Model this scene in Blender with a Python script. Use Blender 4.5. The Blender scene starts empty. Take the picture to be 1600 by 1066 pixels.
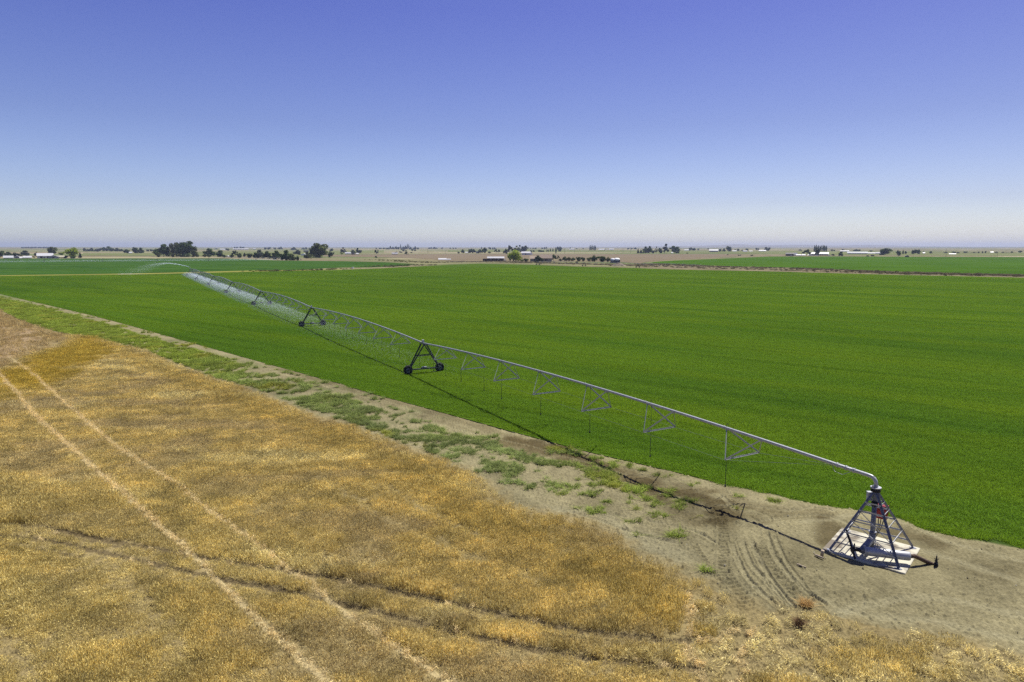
import bpy, bmesh, math, random
import numpy as np
from mathutils import Vector, Matrix, noise as mnoise

rng = np.random.default_rng(7)
random.seed(7)
scene = bpy.context.scene
COL = scene.collection
F, Y0, H = 1066.67, 388.5, 16.6            # focal length in photo pixels, horizon row, eye height
PITCH = math.atan((533 - Y0) / F)
CP, SP = math.cos(PITCH), math.sin(PITCH)
RISE0, RISE = 1200.0, 0.003                # the plain climbs gently beyond 1.2 km


def hz(r):
    return max(0.0, (r - RISE0) * RISE)


PZ = 0.6                                   # the pivot stands on a low built-up mound
PBX, PBY = 1.20654 * (H - PZ), 2.17808 * (H - PZ)


def gz(x, y):
    t = np.clip((np.hypot(x - PBX, y - PBY) - 3.5) / 11.0, 0, 1)
    return PZ * (1 - t * t * (3 - 2 * t))


def at(x, y):
    """photo pixel -> point on the plain"""
    p = at_flat(x, y)
    if p.y < 80:
        for _ in range(8):
            z = float(gz(p.x, p.y))
            p = at_z(x, y, z)
    return p


def at_flat(x, y):
    a = (x - 800) / F
    d = (y - 533) / F
    v, h = SP + d * CP, CP - d * SP
    k = v / math.hypot(a, h)
    R = H / k if k > H / RISE0 else (H + RISE * RISE0) / (k + RISE)
    q = math.hypot(a, h)
    return Vector((a / q * R, h / q * R, hz(R)))


def at_z(x, y, z):
    """photo pixel -> point at height z over the plain"""
    a = (x - 800) / F
    d = (y - 533) / F
    v, h = SP + d * CP, CP - d * SP
    t = (H - z) / v
    return Vector((a * t, h * t, z))


def scale_at(p):
    """metres per photo pixel at a point"""
    return (p.y * CP + (H - p.z) * SP) / F


# ------------------------------------------------------------------ materials
def new_mat(name):
    m = bpy.data.materials.new(name)
    m.use_nodes = True
    nt = m.node_tree
    b = nt.nodes['Principled BSDF']
    return m, nt, b


def mat_plain(name, col, rough=0.6, metal=0.0, var=0.15, scale=3.0, bump=0.0, spec=0.4):
    m, nt, b = new_mat(name)
    N, L = nt.nodes, nt.links
    tc = N.new('ShaderNodeTexCoord')
    no = N.new('ShaderNodeTexNoise')
    no.inputs['Scale'].default_value = scale
    no.inputs['Detail'].default_value = 5
    L.new(tc.outputs['Object'], no.inputs['Vector'])
    mr = N.new('ShaderNodeMapRange')
    mr.inputs['From Min'].default_value = 0.3
    mr.inputs['From Max'].default_value = 0.7
    mr.inputs['To Min'].default_value = 1 - var
    mr.inputs['To Max'].default_value = 1 + var
    L.new(no.outputs['Fac'], mr.inputs['Value'])
    mx = N.new('ShaderNodeVectorMath')
    mx.operation = 'SCALE'
    mx.inputs[0].default_value = col
    L.new(mr.outputs['Result'], mx.inputs['Scale'])
    L.new(mx.outputs['Vector'], b.inputs['Base Color'])
    b.inputs['Roughness'].default_value = rough
    b.inputs['Metallic'].default_value = metal
    b.inputs['Specular IOR Level'].default_value = spec
    if bump:
        bp = N.new('ShaderNodeBump')
        bp.inputs['Strength'].default_value = bump
        bp.inputs['Distance'].default_value = 0.02
        L.new(no.outputs['Fac'], bp.inputs['Height'])
        L.new(bp.outputs['Normal'], b.inputs['Normal'])
    return m


def mat_leaf(name, trans=0.35, attr=None, col=(0.05, 0.1, 0.02), objvar=0.0, vtint=True, worldvar=None, rough=0.75):
    """foliage: diffuse + translucent; colour from an instancer attribute or a constant, times the per-leaf 'var' attribute"""
    m = bpy.data.materials.new(name)
    m.use_nodes = True
    nt = m.node_tree
    N, L = nt.nodes, nt.links
    N.clear()
    out = N.new('ShaderNodeOutputMaterial')
    df = N.new('ShaderNodeBsdfDiffuse')
    tr = N.new('ShaderNodeBsdfTranslucent')
    mx = N.new('ShaderNodeMixShader')
    mx.inputs[0].default_value = trans
    if attr:
        a = N.new('ShaderNodeAttribute')
        a.attribute_type = 'INSTANCER'
        a.attribute_name = attr
        c = a.outputs['Color']
    else:
        r = N.new('ShaderNodeRGB')
        r.outputs[0].default_value = (*col, 1)
        c = r.outputs[0]
    if worldvar:
        c = worldvar(nt, c)
    if vtint:
        v = N.new('ShaderNodeAttribute')
        v.attribute_name = 'var'
        sc = N.new('ShaderNodeVectorMath')
        sc.operation = 'SCALE'
        L.new(c, sc.inputs[0])
        L.new(v.outputs['Fac'], sc.inputs['Scale'])
        c = sc.outputs['Vector']
    if objvar:
        oi = N.new('ShaderNodeObjectInfo')
        mr = N.new('ShaderNodeMapRange')
        mr.inputs['To Min'].default_value = 1 - objvar
        mr.inputs['To Max'].default_value = 1 + objvar
        L.new(oi.outputs['Random'], mr.inputs['Value'])
        sc = N.new('ShaderNodeVectorMath')
        sc.operation = 'SCALE'
        L.new(c, sc.inputs[0])
        L.new(mr.outputs['Result'], sc.inputs['Scale'])
        c = sc.outputs['Vector']
    L.new(c, df.inputs['Color'])
    L.new(c, tr.inputs['Color'])
    L.new(df.outputs[0], mx.inputs[1])
    L.new(tr.outputs[0], mx.inputs[2])
    L.new(mx.outputs[0], out.inputs['Surface'])
    return m


def crop_variation(nt, c):
    """streaks and patches of lighter and darker growth, by world position"""
    N, L = nt.nodes, nt.links
    g = N.new('ShaderNodeNewGeometry')

    def layer(scale, rot, nscale, detail, lo, hi, warm, inp):
        mp = N.new('ShaderNodeMapping')
        mp.vector_type = 'TEXTURE'
        mp.inputs['Scale'].default_value = tuple(1 / q for q in scale)
        mp.inputs['Rotation'].default_value = (0, 0, rot - .82)
        L.new(g.outputs['Position'], mp.inputs['Vector'])
        no = N.new('ShaderNodeTexNoise')
        no.inputs['Scale'].default_value = nscale
        no.inputs['Detail'].default_value = detail
        no.inputs['Roughness'].default_value = 0.55
        L.new(mp.outputs['Vector'], no.inputs['Vector'])
        mr = N.new('ShaderNodeMapRange')
        mr.inputs['From Min'].default_value = lo
        mr.inputs['From Max'].default_value = hi
        L.new(no.outputs['Fac'], mr.inputs['Value'])
        mx = N.new('ShaderNodeMix')
        mx.data_type = 'RGBA'
        mx.blend_type = 'MULTIPLY'
        mx.inputs[7].default_value = warm
        L.new(mr.outputs['Result'], mx.inputs[0])
        L.new(inp, mx.inputs[6])
        return mx.outputs[2]
    c = layer((0.12, 1, 1), 0.16, 0.11, 4, 0.36, 0.68, (1.24, 1.10, 0.86, 1), c)
    c = layer((0.25, 1, 1), 0.10, 0.05, 5, 0.42, 0.68, (0.74, 0.84, 0.95, 1), c)
    c = layer((.6, 1, 1), 0.3, 0.011, 3, 0.42, 0.64, (0.84, 0.88, 0.92, 1), c)
    c = layer((0.04, 1, 1), 0.13, 0.42, 3, 0.52, 0.66, (0.80, 0.84, 0.85, 1), c)
    return c


# ------------------------------------------------------------------ object helpers
def link(o, parent=None):
    COL.objects.link(o)
    if parent is not None:
        o.parent = parent
    return o


def tag(o, label=None, cat=None, group=None, kind=None):
    if label:
        o['label'] = label
    if cat:
        o['category'] = cat
    if group:
        o['group'] = group
    if kind:
        o['kind'] = kind
    return o


def empty(name, loc, rz=0.0):
    o = bpy.data.objects.new(name, None)
    o.location = loc
    o.rotation_euler = (0, 0, rz)
    o.empty_display_size = 0.5
    return link(o)


class MB:
    def __init__(self):
        self.v, self.f, self.sm = [], [], []

    def poly(self, pts, smooth=False):
        n = len(self.v)
        self.v += [tuple(p) for p in pts]
        self.f.append(tuple(range(n, n + len(pts))))
        self.sm.append(smooth)

    def box(self, c, s, M=None):
        c = Vector(c)
        n = len(self.v)
        for dz in (-.5, .5):
            for dx, dy in ((-.5, -.5), (.5, -.5), (.5, .5), (-.5, .5)):
                p = Vector((dx * s[0], dy * s[1], dz * s[2]))
                if M is not None:
                    p = M @ p
                self.v.append(tuple(c + p))
        for q in ((3, 2, 1, 0), (4, 5, 6, 7), (0, 1, 5, 4), (1, 2, 6, 5), (2, 3, 7, 6), (3, 0, 4, 7)):
            self.f.append(tuple(n + i for i in q))
            self.sm.append(False)
        return self

    def tube(self, path, r, sides=8, cap=True):
        path = [Vector(p) for p in path]
        rr = r if isinstance(r, (list, tuple)) else [r] * len(path)
        n0 = len(self.v)
        up = None
        for i, p in enumerate(path):
            t = (path[min(i + 1, len(path) - 1)] - path[max(i - 1, 0)]).normalized()
            if up is None:
                up = Vector((0, 0, 1)) if abs(t.z) < .9 else Vector((1, 0, 0))
            a = t.cross(up).normalized()
            b = a.cross(t).normalized()
            up = b
            for k in range(sides):
                w = 2 * math.pi * k / sides
                self.v.append(tuple(p + (a * math.cos(w) + b * math.sin(w)) * rr[i]))
        for i in range(len(path) - 1):
            for k in range(sides):
                k2 = (k + 1) % sides
                self.f.append((n0 + i * sides + k, n0 + i * sides + k2, n0 + (i + 1) * sides + k2, n0 + (i + 1) * sides + k))
                self.sm.append(True)
        if cap:
            self.f.append(tuple(n0 + k for k in reversed(range(sides))))
            self.f.append(tuple(n0 + (len(path) - 1) * sides + k for k in range(sides)))
            self.sm += [False, False]
        return self

    def angle(self, a, b, w=0.08, t=0.012, roll=0.0):
        """L-section steel bar from a to b"""
        a, b = Vector(a), Vector(b)
        d = (b - a).normalized()
        u = Vector((0, 0, 1)) if abs(d.z) < .95 else Vector((1, 0, 0))
        x = d.cross(u).normalized()
        y = x.cross(d).normalized()
        if roll:
            R = Matrix.Rotation(roll, 3, d)
            x, y = R @ x, R @ y
        L = (b - a).length
        M = Matrix((x, d, y)).transposed()
        c = (a + b) / 2
        self.box(c, (w, L, t), M)
        self.box(c + y * (w / 2 + t / 2) + x * (w / 2 - t / 2), (t, L, w), M)
        return self

    def build(self, name, mat, parent=None, loc=None):
        me = bpy.data.meshes.new(name)
        me.from_pydata(self.v, [], self.f)
        me.polygons.foreach_set('use_smooth', self.sm)
        if mat is not None:
            me.materials.append(mat)
        me.update()
        o = bpy.data.objects.new(name, me)
        if loc is not None:
            o.location = loc
        return link(o, parent)


def copy_tree(o, parent=None):
    c = o.copy()
    COL.objects.link(c)
    c.parent = parent
    for ch in list(o.children):
        copy_tree(ch, c)
    return c


def np_mesh(name, verts, faces_flat, counts, mat=None, smooth=False):
    me = bpy.data.meshes.new(name)
    nv, nf = len(verts), len(counts)
    me.vertices.add(nv)
    me.vertices.foreach_set('co', np.asarray(verts, np.float32).ravel())
    me.loops.add(len(faces_flat))
    me.loops.foreach_set('vertex_index', np.asarray(faces_flat, np.int32))
    me.polygons.add(nf)
    st = np.zeros(nf, np.int32)
    st[1:] = np.cumsum(counts)[:-1]
    me.polygons.foreach_set('loop_start', st)
    me.polygons.foreach_set('use_smooth', np.full(nf, smooth))
    if mat is not None:
        me.materials.append(mat)
    me.update(calc_edges=True)
    return me


# ------------------------------------------------------------------ numpy noise and polygon tools
def hash2(ix, iy, seed):
    h = (ix.astype(np.int64) * 374761393 + iy.astype(np.int64) * 668265263 + seed * 1442695041) & 0xFFFFFFFF
    h = ((h ^ (h >> 13)) * 1274126177) & 0xFFFFFFFF
    h = h ^ (h >> 16)
    return (h & 0xFFFFFF).astype(np.float64) / 0xFFFFFF


def vnoise(x, y, seed=0):
    ix, iy = np.floor(x), np.floor(y)
    fx, fy = x - ix, y - iy
    fx = fx * fx * (3 - 2 * fx)
    fy = fy * fy * (3 - 2 * fy)
    a = hash2(ix, iy, seed)
    b = hash2(ix + 1, iy, seed)
    c = hash2(ix, iy + 1, seed)
    d = hash2(ix + 1, iy + 1, seed)
    return (a * (1 - fx) + b * fx) * (1 - fy) + (c * (1 - fx) + d * fx) * fy


def fbm(x, y, seed=0, oct=4, gain=0.5):
    s, a, t = 0, 1.0, 0
    for o in range(oct):
        s = s + a * vnoise(x * 2 ** o + 17.3 * o, y * 2 ** o + 9.1 * o, seed + o)
        t += a
        a *= gain
    return s / t


def sstep(a, b, x):
    t = np.clip((x - a) / (b - a), 0, 1)
    return t * t * (3 - 2 * t)


def world_poly(px):
    return np.array([at(*p)[:2] for p in px])


def inside(x, y, poly):
    r = np.zeros(x.shape, bool)
    n = len(poly)
    for i in range(n):
        x1, y1 = poly[i]
        x2, y2 = poly[(i + 1) % n]
        if y1 == y2:
            continue
        c = ((y1 > y) != (y2 > y)) & (x < (x2 - x1) * (y - y1) / (y2 - y1) + x1)
        r ^= c
    return r


def seg_dist(x, y, line, closed=False):
    """distance to a polyline and the arc length at the foot, signed side"""
    best = np.full(x.shape, 1e9)
    arc = np.zeros(x.shape)
    side = np.zeros(x.shape)
    acc = 0.0
    m = len(line)
    for i in range(m if closed else m - 1):
        ax, ay = line[i]
        bx, by = line[(i + 1) % m]
        dx, dy = bx - ax, by - ay
        L = math.hypot(dx, dy)
        t = np.clip(((x - ax) * dx + (y - ay) * dy) / (L * L), 0, 1)
        ex, ey = x - ax - t * dx, y - ay - t * dy
        q = np.sqrt(ex * ex + ey * ey)
        k = q < best
        best = np.where(k, q, best)
        arc = np.where(k, acc + t * L, arc)
        side = np.where(k, np.sign(dx * ey - dy * ex), side)
        acc += L
    return best, arc, side


def smooth_line(pts, n=10):
    """Catmull-Rom through the points"""
    P = [np.array(p, float) for p in pts]
    P = [2 * P[0] - P[1]] + P + [2 * P[-1] - P[-2]]
    out = []
    for i in range(1, len(P) - 2):
        for k in range(n):
            t = k / n
            out.append(0.5 * (2 * P[i] + (P[i + 1] - P[i - 1]) * t + (2 * P[i - 1] - 5 * P[i] + 4 * P[i + 1] - P[i + 2]) * t * t
                              + (3 * P[i] - P[i - 1] - 3 * P[i + 1] + P[i + 2]) * t ** 3))
    out.append(P[-2])
    return np.array(out)


def wline(px, n=6):
    return smooth_line(world_poly(px), n)


# ------------------------------------------------------------------ outlines read off the photograph, laid on the ground
CROP_EDGE = [(-330, 405), (-150, 428), (0, 459.5), (75, 477), (150, 494.5), (225, 515), (300, 536), (400, 564), (532, 600), (587, 617), (675, 640.5), (800, 675),
             (925, 708), (1050, 737), (1200, 772), (1260, 787), (1300, 792), (1326, 796), (1360, 801), (1410, 814), (1447, 829), (1498, 841), (1600, 860), (1800, 900), (2100, 960)]
CROP_FAR = [(2500, 470), (2000, 443), (1600, 434.5), (1500, 432), (1400, 430), (1300, 427.3), (1200, 424.5), (1050, 421.5), (1000, 419.5), (900, 416.5), (830, 414), (750, 412.3), (700, 414),
            (650, 416.5), (600, 419.5), (520, 422.5), (470, 423.6), (400, 425), (290, 427.8), (200, 429.7), (0, 432), (-200, 434), (-330, 436)]
crop_poly = world_poly(CROP_EDGE[1:] + CROP_FAR[:-2])
WHEAT_EDGE = [(-300, 480), (-100, 472), (0, 483), (25, 497), (75, 515), (100, 523), (150, 527), (190, 540), (225, 547), (250, 560), (300, 580), (350, 597), (400, 614), (475, 643), (550, 667), (600, 687), (650, 705), (700, 725),
              (750, 748), (775, 775), (800, 792), (875, 806), (925, 818), (975, 846), (1000, 872), (1050, 887), (1075, 903), (1125, 928), (1150, 941), (1200, 957), (1287, 957), (1300, 975),
              (1350, 976), (1400, 985), (1475, 998), (1525, 1008), (1600, 1026), (1750, 1060)]
WHEAT_REST = [(1900, 1300), (-500, 1300), (-500, 560)]
wheat_poly = world_poly(WHEAT_EDGE + WHEAT_REST)
wheat_edge_w = world_poly(WHEAT_EDGE)
crop_edge_w = world_poly(CROP_EDGE)
BROWN_PATCH = [(-300, 500), (-100, 473), (0, 483), (25, 497), (75, 515), (100, 524), (110, 530), (85, 545), (40, 560), (0, 580), (-100, 620)]
brown_poly = world_poly(BROWN_PATCH)
MUSTARD = [(-60, 600), (0, 572), (40, 556), (95, 540), (110, 531), (150, 527), (205, 545), (190, 560), (150, 570), (120, 590), (80, 615), (30, 635), (-60, 645)]
mustard_poly = world_poly(MUSTARD)
TRAMPLED = [(1064, 925), (1125, 930), (1200, 957), (1287, 957), (1350, 976), (1475, 998), (1600, 1026), (1800, 1070), (1900, 1300), (1130, 1300), (1085, 1066), (1062, 990)]
tramp_poly = world_poly(TRAMPLED)

WHEAT_TRACKS = [(wline(p), w) for p, w in (
    ([(-60, 520), (10, 597), (50, 645), (100, 690), (190, 770), (300, 868), (400, 968), (510, 1066), (620, 1180)], 0.175),
    ([(10, 555), (50, 585), (80, 612), (165, 685), (240, 735), (350, 815), (460, 895), (560, 972), (710, 1075), (850, 1180)], 0.145),
    ([(-160, 826), (0, 821), (80, 826), (150, 841), (290, 868), (400, 885), (520, 905), (640, 930), (800, 965), (930, 990), (1075, 1004)], 0.20),
    ([(-160, 842), (0, 838), (90, 848), (150, 862), (330, 902), (470, 930), (540, 945), (620, 965), (700, 985), (850, 1018), (1000, 1038), (1085, 1046)], 0.20),
    ([(-160, 834), (0, 830), (60, 833), (130, 843), (200, 858)], 0.12),
    ([(-160, 856), (0, 853), (60, 859), (125, 872)], 0.12),
    ([(1084, 930), (1078, 960), (1073, 1000), (1082, 1040), (1100, 1066), (1120, 1120)], 0.24),
    ([(1150, 985), (1120, 1000), (1075, 1003)], 0.18),
    ([(1180, 975), (1160, 1010), (1150, 1066), (1150, 1150)], 0.22),
)]
# faint lodged or thin lines inside the stand
THIN_LINES = [(wline(p), w) for p, w in (
    ([(500, 745), (560, 785), (640, 830), (760, 880)], 0.5),
    ([(150, 870), (210, 930), (260, 990), (290, 1040)], 0.55),
    ([(610, 765), (700, 815), (770, 850)], 0.5),
    ([(0, 985), (30, 1030), (50, 1080)], 0.5),
)]
TREADS = [(wline(p), w, ch) for p, w, ch in (
    ([(1120, 790), (1128, 815), (1130, 854), (1131, 882), (1138, 905), (1155, 926), (1170, 944)], 0.31, 1),
    ([(1143, 850), (1147, 862), (1152, 875), (1160, 892), (1169, 906), (1188, 926), (1220, 953)], 0.16, 0),
    ([(1158, 843), (1164, 860), (1169, 875), (1184, 896), (1201, 913), (1231, 947)], 0.16, 0),
    ([(1172, 840), (1179, 860), (1190, 882), (1200, 900), (1212, 918), (1240, 948)], 0.16, 0),
    ([(1180, 842), (1188, 858), (1201, 876), (1222, 905), (1246, 933)], 0.30, 1),
    ([(1196, 830), (1207, 864), (1218, 882), (1231, 899), (1259, 924), (1286, 941)], 0.16, 0),
    ([(1208, 832), (1224, 871), (1242, 897), (1265, 926), (1290, 945)], 0.14, 0),
    ([(1150, 800), (1142, 790), (1128, 775)], 0.2, 0),
    ([(1160, 815), (1200, 812), (1250, 806), (1290, 806), (1330, 820)], 0.22, 0),
    ([(1110, 790), (1170, 790), (1230, 798), (1270, 794), (1310, 800)], 0.2, 0),
    ([(500, 600), (550, 620), (625, 647), (700, 667), (762, 682), (830, 697), (900, 718), (980, 742)], 0.12, 0),
    ([(540, 604), (590, 622), (660, 645), (740, 666)], 0.1, 0),
    ([(850, 780), (930, 800), (1000, 812), (1080, 830), (1120, 850)], 0.15, 0),
    ([(820, 790), (900, 803), (980, 830), (1060, 850)], 0.2, 0),
    ([(1085, 850), (1105, 880), (1130, 910)], 0.13, 1),
)]
DUST = [(wline(p), w) for p, w in (
    ([(1285, 938), (1325, 956), (1400, 966), (1462, 971), (1575, 996), (1750, 1025)], 0.35),
    ([(1300, 962), (1325, 953), (1375, 941), (1425, 933), (1500, 938), (1575, 956), (1750, 985)], 0.4),
    ([(1400, 850), (1470, 868), (1540, 890), (1660, 930)], 0.5),
    ([(800, 800), (860, 800), (930, 806), (1000, 840), (1060, 870)], 1.2),
    ([(1250, 815), (1300, 812), (1330, 806), (1420, 820), (1500, 852), (1700, 905)], 0.35),
)]
MOIST = [(wline(p), w, a) for p, w, a in (
    ([(440, 578), (532, 603), (675, 645), (800, 682), (925, 715)], 1.0, 0.5),
    ([(790, 690), (900, 715), (1000, 752), (1080, 775), (1140, 805)], 2.0, 0.95),
    ([(1010, 760), (1060, 800), (1085, 815)], 1.3, 0.55),
    ([(1150, 785), (1220, 800), (1290, 805)], 1.0, 0.5),
    ([(1290, 812), (1302, 828), (1292, 848)], 0.8, 0.8),
    ([(1385, 828), (1430, 838), (1470, 850)], 0.7, 0.7),
    ([(1500, 880), (1600, 905), (1700, 930)], 2.0, 0.25),
    ([(430, 585), (520, 610), (640, 645), (760, 680)], 0.5, 0.3),
)]


# ------------------------------------------------------------------ the ground: one sheet, fine near, coarse far
def dirt_colour(x, y):
    n1 = fbm(x * .12, y * .12, 3, 5)
    n2 = fbm(x * .9, y * .9, 11, 4)
    n3 = fbm(x * 5, y * 5, 23, 3)
    base = np.stack([0.218 + 0 * x, 0.194 + 0 * x, 0.106 + 0 * x], -1)
    n4 = fbm(x * .35, y * .35, 19, 4)
    k = .98 + 0.55 * (n1 - .5) + 0.40 * (n2 - .5) + 0.30 * (n3 - .5) + .5 * (n4 - .5)
    k = np.clip(k, .45, 1.5)
    return base * k[..., None]


def build_ground():
    ang_f = np.tan(np.linspace(-math.atan(1.02), math.atan(1.02), 1500))
    ang_f = np.arctan(ang_f)
    ang = np.concatenate([ang_f, np.linspace(ang_f[-1], 2 * math.pi + ang_f[0], 62)[1:-1]])
    # radii: about a pixel apart in depth
    rad = [9.0]
    while rad[-1] < 19500:
        r = rad[-1]
        rad.append(r + max(0.05, min(r * r / (H * 683) * 0.85, r * 0.05)))
    rad = np.array(rad)
    A, R = np.meshgrid(ang, rad)
    X, Y = (np.sin(A) * R).ravel(), (np.cos(A) * R).ravel()
    RR = R.ravel()
    nA, nR = len(ang), len(rad)
    Z = np.where(RR > RISE0, (RR - RISE0) * RISE, 0)
    # broad farmland colours
    far = np.zeros((len(X), 3))
    cells = vnoise(X / 260 + 0.3 * vnoise(X / 400, Y / 400, 2), Y / 190, 5)
    strips = vnoise(X / 1500, Y / 130, 9)
    c_tan = np.array([.200, .180, .100])
    c_brown = np.array([.175, .145, .090])
    c_green = np.array([.125, .150, .060])
    c_pale = np.array([.34, .30, .19])
    t = (0.55 * strips + 0.45 * cells)[:, None]
    far = c_brown * sstep(.62, .3, t) + c_tan * sstep(.3, .62, t)
    far = np.where(t > .62, far * .4 + c_pale * .6, far)
    g = sstep(.5, .62, vnoise(X / 900 + 3, Y / 260, 31))[:, None]
    far = far * (1 - g) + c_green * g
    far *= (0.8 + .4 * fbm(X / 9, Y / 9, 41, 3))[:, None]
    near = RR < 330
    xi, yi = X[near], Y[near]
    col = dirt_colour(xi, yi)
    z = (fbm(xi * .25, yi * .25, 51, 4) - .5) * .16 + (fbm(xi * 2.2, yi * 2.2, 61, 4) - .5) * .07
    cl = fbm(xi * 6.5, yi * 6.5, 71, 2)
    z = z + np.where(cl > .62, (cl - .62) * .42, 0) + (fbm(xi * 3.3, yi * 3.3, 63, 3) - .5) * .05
    fine = sstep(150, 60, RR[near])
    dW, _, _ = seg_dist(xi, yi, wheat_edge_w)
    inW = inside(xi, yi, wheat_poly)
    inT = inside(xi, yi, tramp_poly)
    inC = inside(xi, yi, crop_poly)
    dC, _, _ = seg_dist(xi, yi, crop_edge_w)
    # damp and dusty areas
    for line, w, a in MOIST:
        d, s, _ = seg_dist(xi, yi, line)
        m = sstep(1.3, .2, d / w + (fbm(xi * .8, yi * .8, 83, 4) - .5) * 1.7) * a
        col = col * (1 - m[:, None]) + col * np.array([.44, .40, .36]) * m[:, None]
    for line, w in DUST:
        d, s, _ = seg_dist(xi, yi, line)
        m = sstep(1.2, .2, d / w + (fbm(xi * 1.3, yi * 1.3, 93, 3) - .5) * .9) * .4
        col = col * (1 - m[:, None]) + np.array([.285, .262, .155]) * m[:, None]
        z = z - m * .03
    for line, w, ch in TREADS:
        bb = (xi > line[:, 0].min() - 2) & (xi < line[:, 0].max() + 2) & (yi > line[:, 1].min() - 2) & (yi < line[:, 1].max() + 2)
        d, s, sd = seg_dist(xi[bb], yi[bb], line)
        e = d / w + (vnoise(s * .9, sd * 3, 7) - .5) * .35
        run = sstep(1.1, .8, e) * sstep(0, .8, s)
        fade = .55 + .45 * vnoise(s * .35, sd * 0 + w * 91, 3)
        if ch:
            lug = 0.5 + 0.5 * np.sin((s * 2 * math.pi / .36) + d * 6.0)
            lug = sstep(.35, .75, lug)
            z[bb] += fade * (run * (-.05 + .13 * lug) + .06 * np.exp(-((e - 1.15) / .22) ** 2))
            col[bb] *= (1 - fade * .22 * run * (1 - lug))[:, None]
        else:
            z[bb] += fade * (-.07 * run + .075 * np.exp(-((e - 1.25) / .25) ** 2))
            m = (run * .40 * fade)[:, None]
            col[bb] = col[bb] * (1 - m) + np.array([.28, .257, .152]) * m
    # soil under the wheat, straw litter
    straw = np.stack([.27 + 0 * xi, .215 + 0 * xi, .098 + 0 * xi], -1) * (.55 + .6 * fbm(xi * 1.7, yi * 1.7, 97, 4))[:, None]
    mw = np.where(inW, 1.0, sstep(1.2, 0, dW + (fbm(xi, yi, 101, 3) - .5) * 2) * .6)
    mw = np.where(inT, .72 + .3 * fbm(xi * .7, yi * .7, 103, 3), mw)[:, None]
    col = col * (1 - mw) + straw * mw
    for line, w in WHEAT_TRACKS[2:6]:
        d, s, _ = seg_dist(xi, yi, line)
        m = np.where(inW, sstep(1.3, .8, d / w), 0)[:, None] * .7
        col = col * (1 - m) + np.array([.095, .073, .040]) * m  # rut floors painted dark, standing in for the shade of the wheat wall
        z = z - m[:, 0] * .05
    for line, w in WHEAT_TRACKS[:2]:
        d, s, _ = seg_dist(xi, yi, line)
        w = w * (1 + .6 * sstep(32, 85, RR[near]))
        m = np.where(inW, sstep(1.2, .7, d / w), 0)[:, None] * .8
        col = col * (1 - m) + np.array([.40, .325, .165]) * m
    ib = inside(xi, yi, brown_poly)
    db, _, _ = seg_dist(xi, yi, brown_poly, True)
    mb = (np.where(ib, 1, 0) * sstep(0, 6, db + (fbm(xi * .2, yi * .2, 107, 4) - .5) * 10))[:, None]
    brown = np.array([.27, .20, .115]) * (.7 + .6 * fbm(xi * .25, yi * .9, 109, 4))[:, None]
    col = col * (1 - mb) + brown * mb
    # low plain left of the frame and past the dirt strip
    # green tinge of seedlings along the strip
    strip = (~inW) & (~inC)
    tinge = np.where(strip, sstep(.52, .7, fbm(xi * .5, yi * .5, 113, 4)) * .35 * sstep(3, -18, xi), 0)[:, None]
    col = col * (1 - tinge) + np.array([.10, .13, .045]) * tinge
    # soil under the crop
    soil = np.array([.045, .075, .016]) * (.8 + .4 * fbm(xi * 2, yi * 2, 117, 3))[:, None]
    mc = np.where(inC, sstep(0, .5, dC), 0)[:, None]
    col = col * (1 - mc) + soil * mc
    z = np.where(inC, np.minimum(z, 0.0) * .3 - .02, z)
    blend = sstep(330, 230, RR[near])[:, None]
    far[near] = far[near] * (1 - blend) + col * blend
    padf = sstep(3.2, 5.0, np.hypot(xi - PBX, yi - PBY))
    z = z * (.3 + .7 * padf) - .03 * (1 - padf)
    Z[near] += z * fine + gz(xi, yi)
    # weedy pale strip of rough grass round the far edge of the crop
    V = np.stack([X, Y, Z], -1)
    V = np.vstack([V, [[0, 0, 0]]])
    colr = np.vstack([far, [[.25, .2, .12]]])
    i = np.arange(nR - 1)[:, None]
    j = np.arange(nA)[None, :]
    j2 = (j + 1) % nA
    q = np.stack([i * nA + j, i * nA + j2, (i + 1) * nA + j2, (i + 1) * nA + j], -1)[..., ::-1].reshape(-1, 4)
    tri = np.stack([np.full(nA, nR * nA), np.arange(nA), (np.arange(nA) + 1) % nA], -1)[:, ::-1]
    flat = np.concatenate([q.ravel(), tri.ravel()])
    cnt = np.concatenate([np.full(len(q), 4), np.full(nA, 3)])
    m, nt, b = new_mat('ground_soil')
    N, L = nt.nodes, nt.links
    at_ = N.new('ShaderNodeAttribute')
    at_.attribute_name = 'soil'
    g = N.new('ShaderNodeNewGeometry')
    no = N.new('ShaderNodeTexNoise')
    no.inputs['Scale'].default_value = 7
    no.inputs['Detail'].default_value = 6
    no.inputs['Roughness'].default_value = .7
    L.new(g.outputs['Position'], no.inputs['Vector'])
    mr = N.new('ShaderNodeMapRange')
    mr.inputs['From Min'].default_value = .3
    mr.inputs['From Max'].default_value = .7
    mr.inputs['To Min'].default_value = .62
    mr.inputs['To Max'].default_value = 1.32
    L.new(no.outputs['Fac'], mr.inputs['Value'])
    sc = N.new('ShaderNodeVectorMath')
    sc.operation = 'SCALE'
    L.new(at_.outputs['Color'], sc.inputs[0])
    L.new(mr.outputs['Result'], sc.inputs['Scale'])
    L.new(sc.outputs['Vector'], b.inputs['Base Color'])
    b.inputs['Roughness'].default_value = .95
    b.inputs['Specular IOR Level'].default_value = 0
    bp = N.new('ShaderNodeBump')
    bp.inputs['Strength'].default_value = .8
    bp.inputs['Distance'].default_value = .08
    L.new(no.outputs['Fac'], bp.inputs['Height'])
    L.new(bp.outputs['Normal'], b.inputs['Normal'])
    me = np_mesh('ground', V, flat, cnt, m, smooth=True)
    ca = me.color_attributes.new('soil', 'FLOAT_COLOR', 'POINT')
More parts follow.
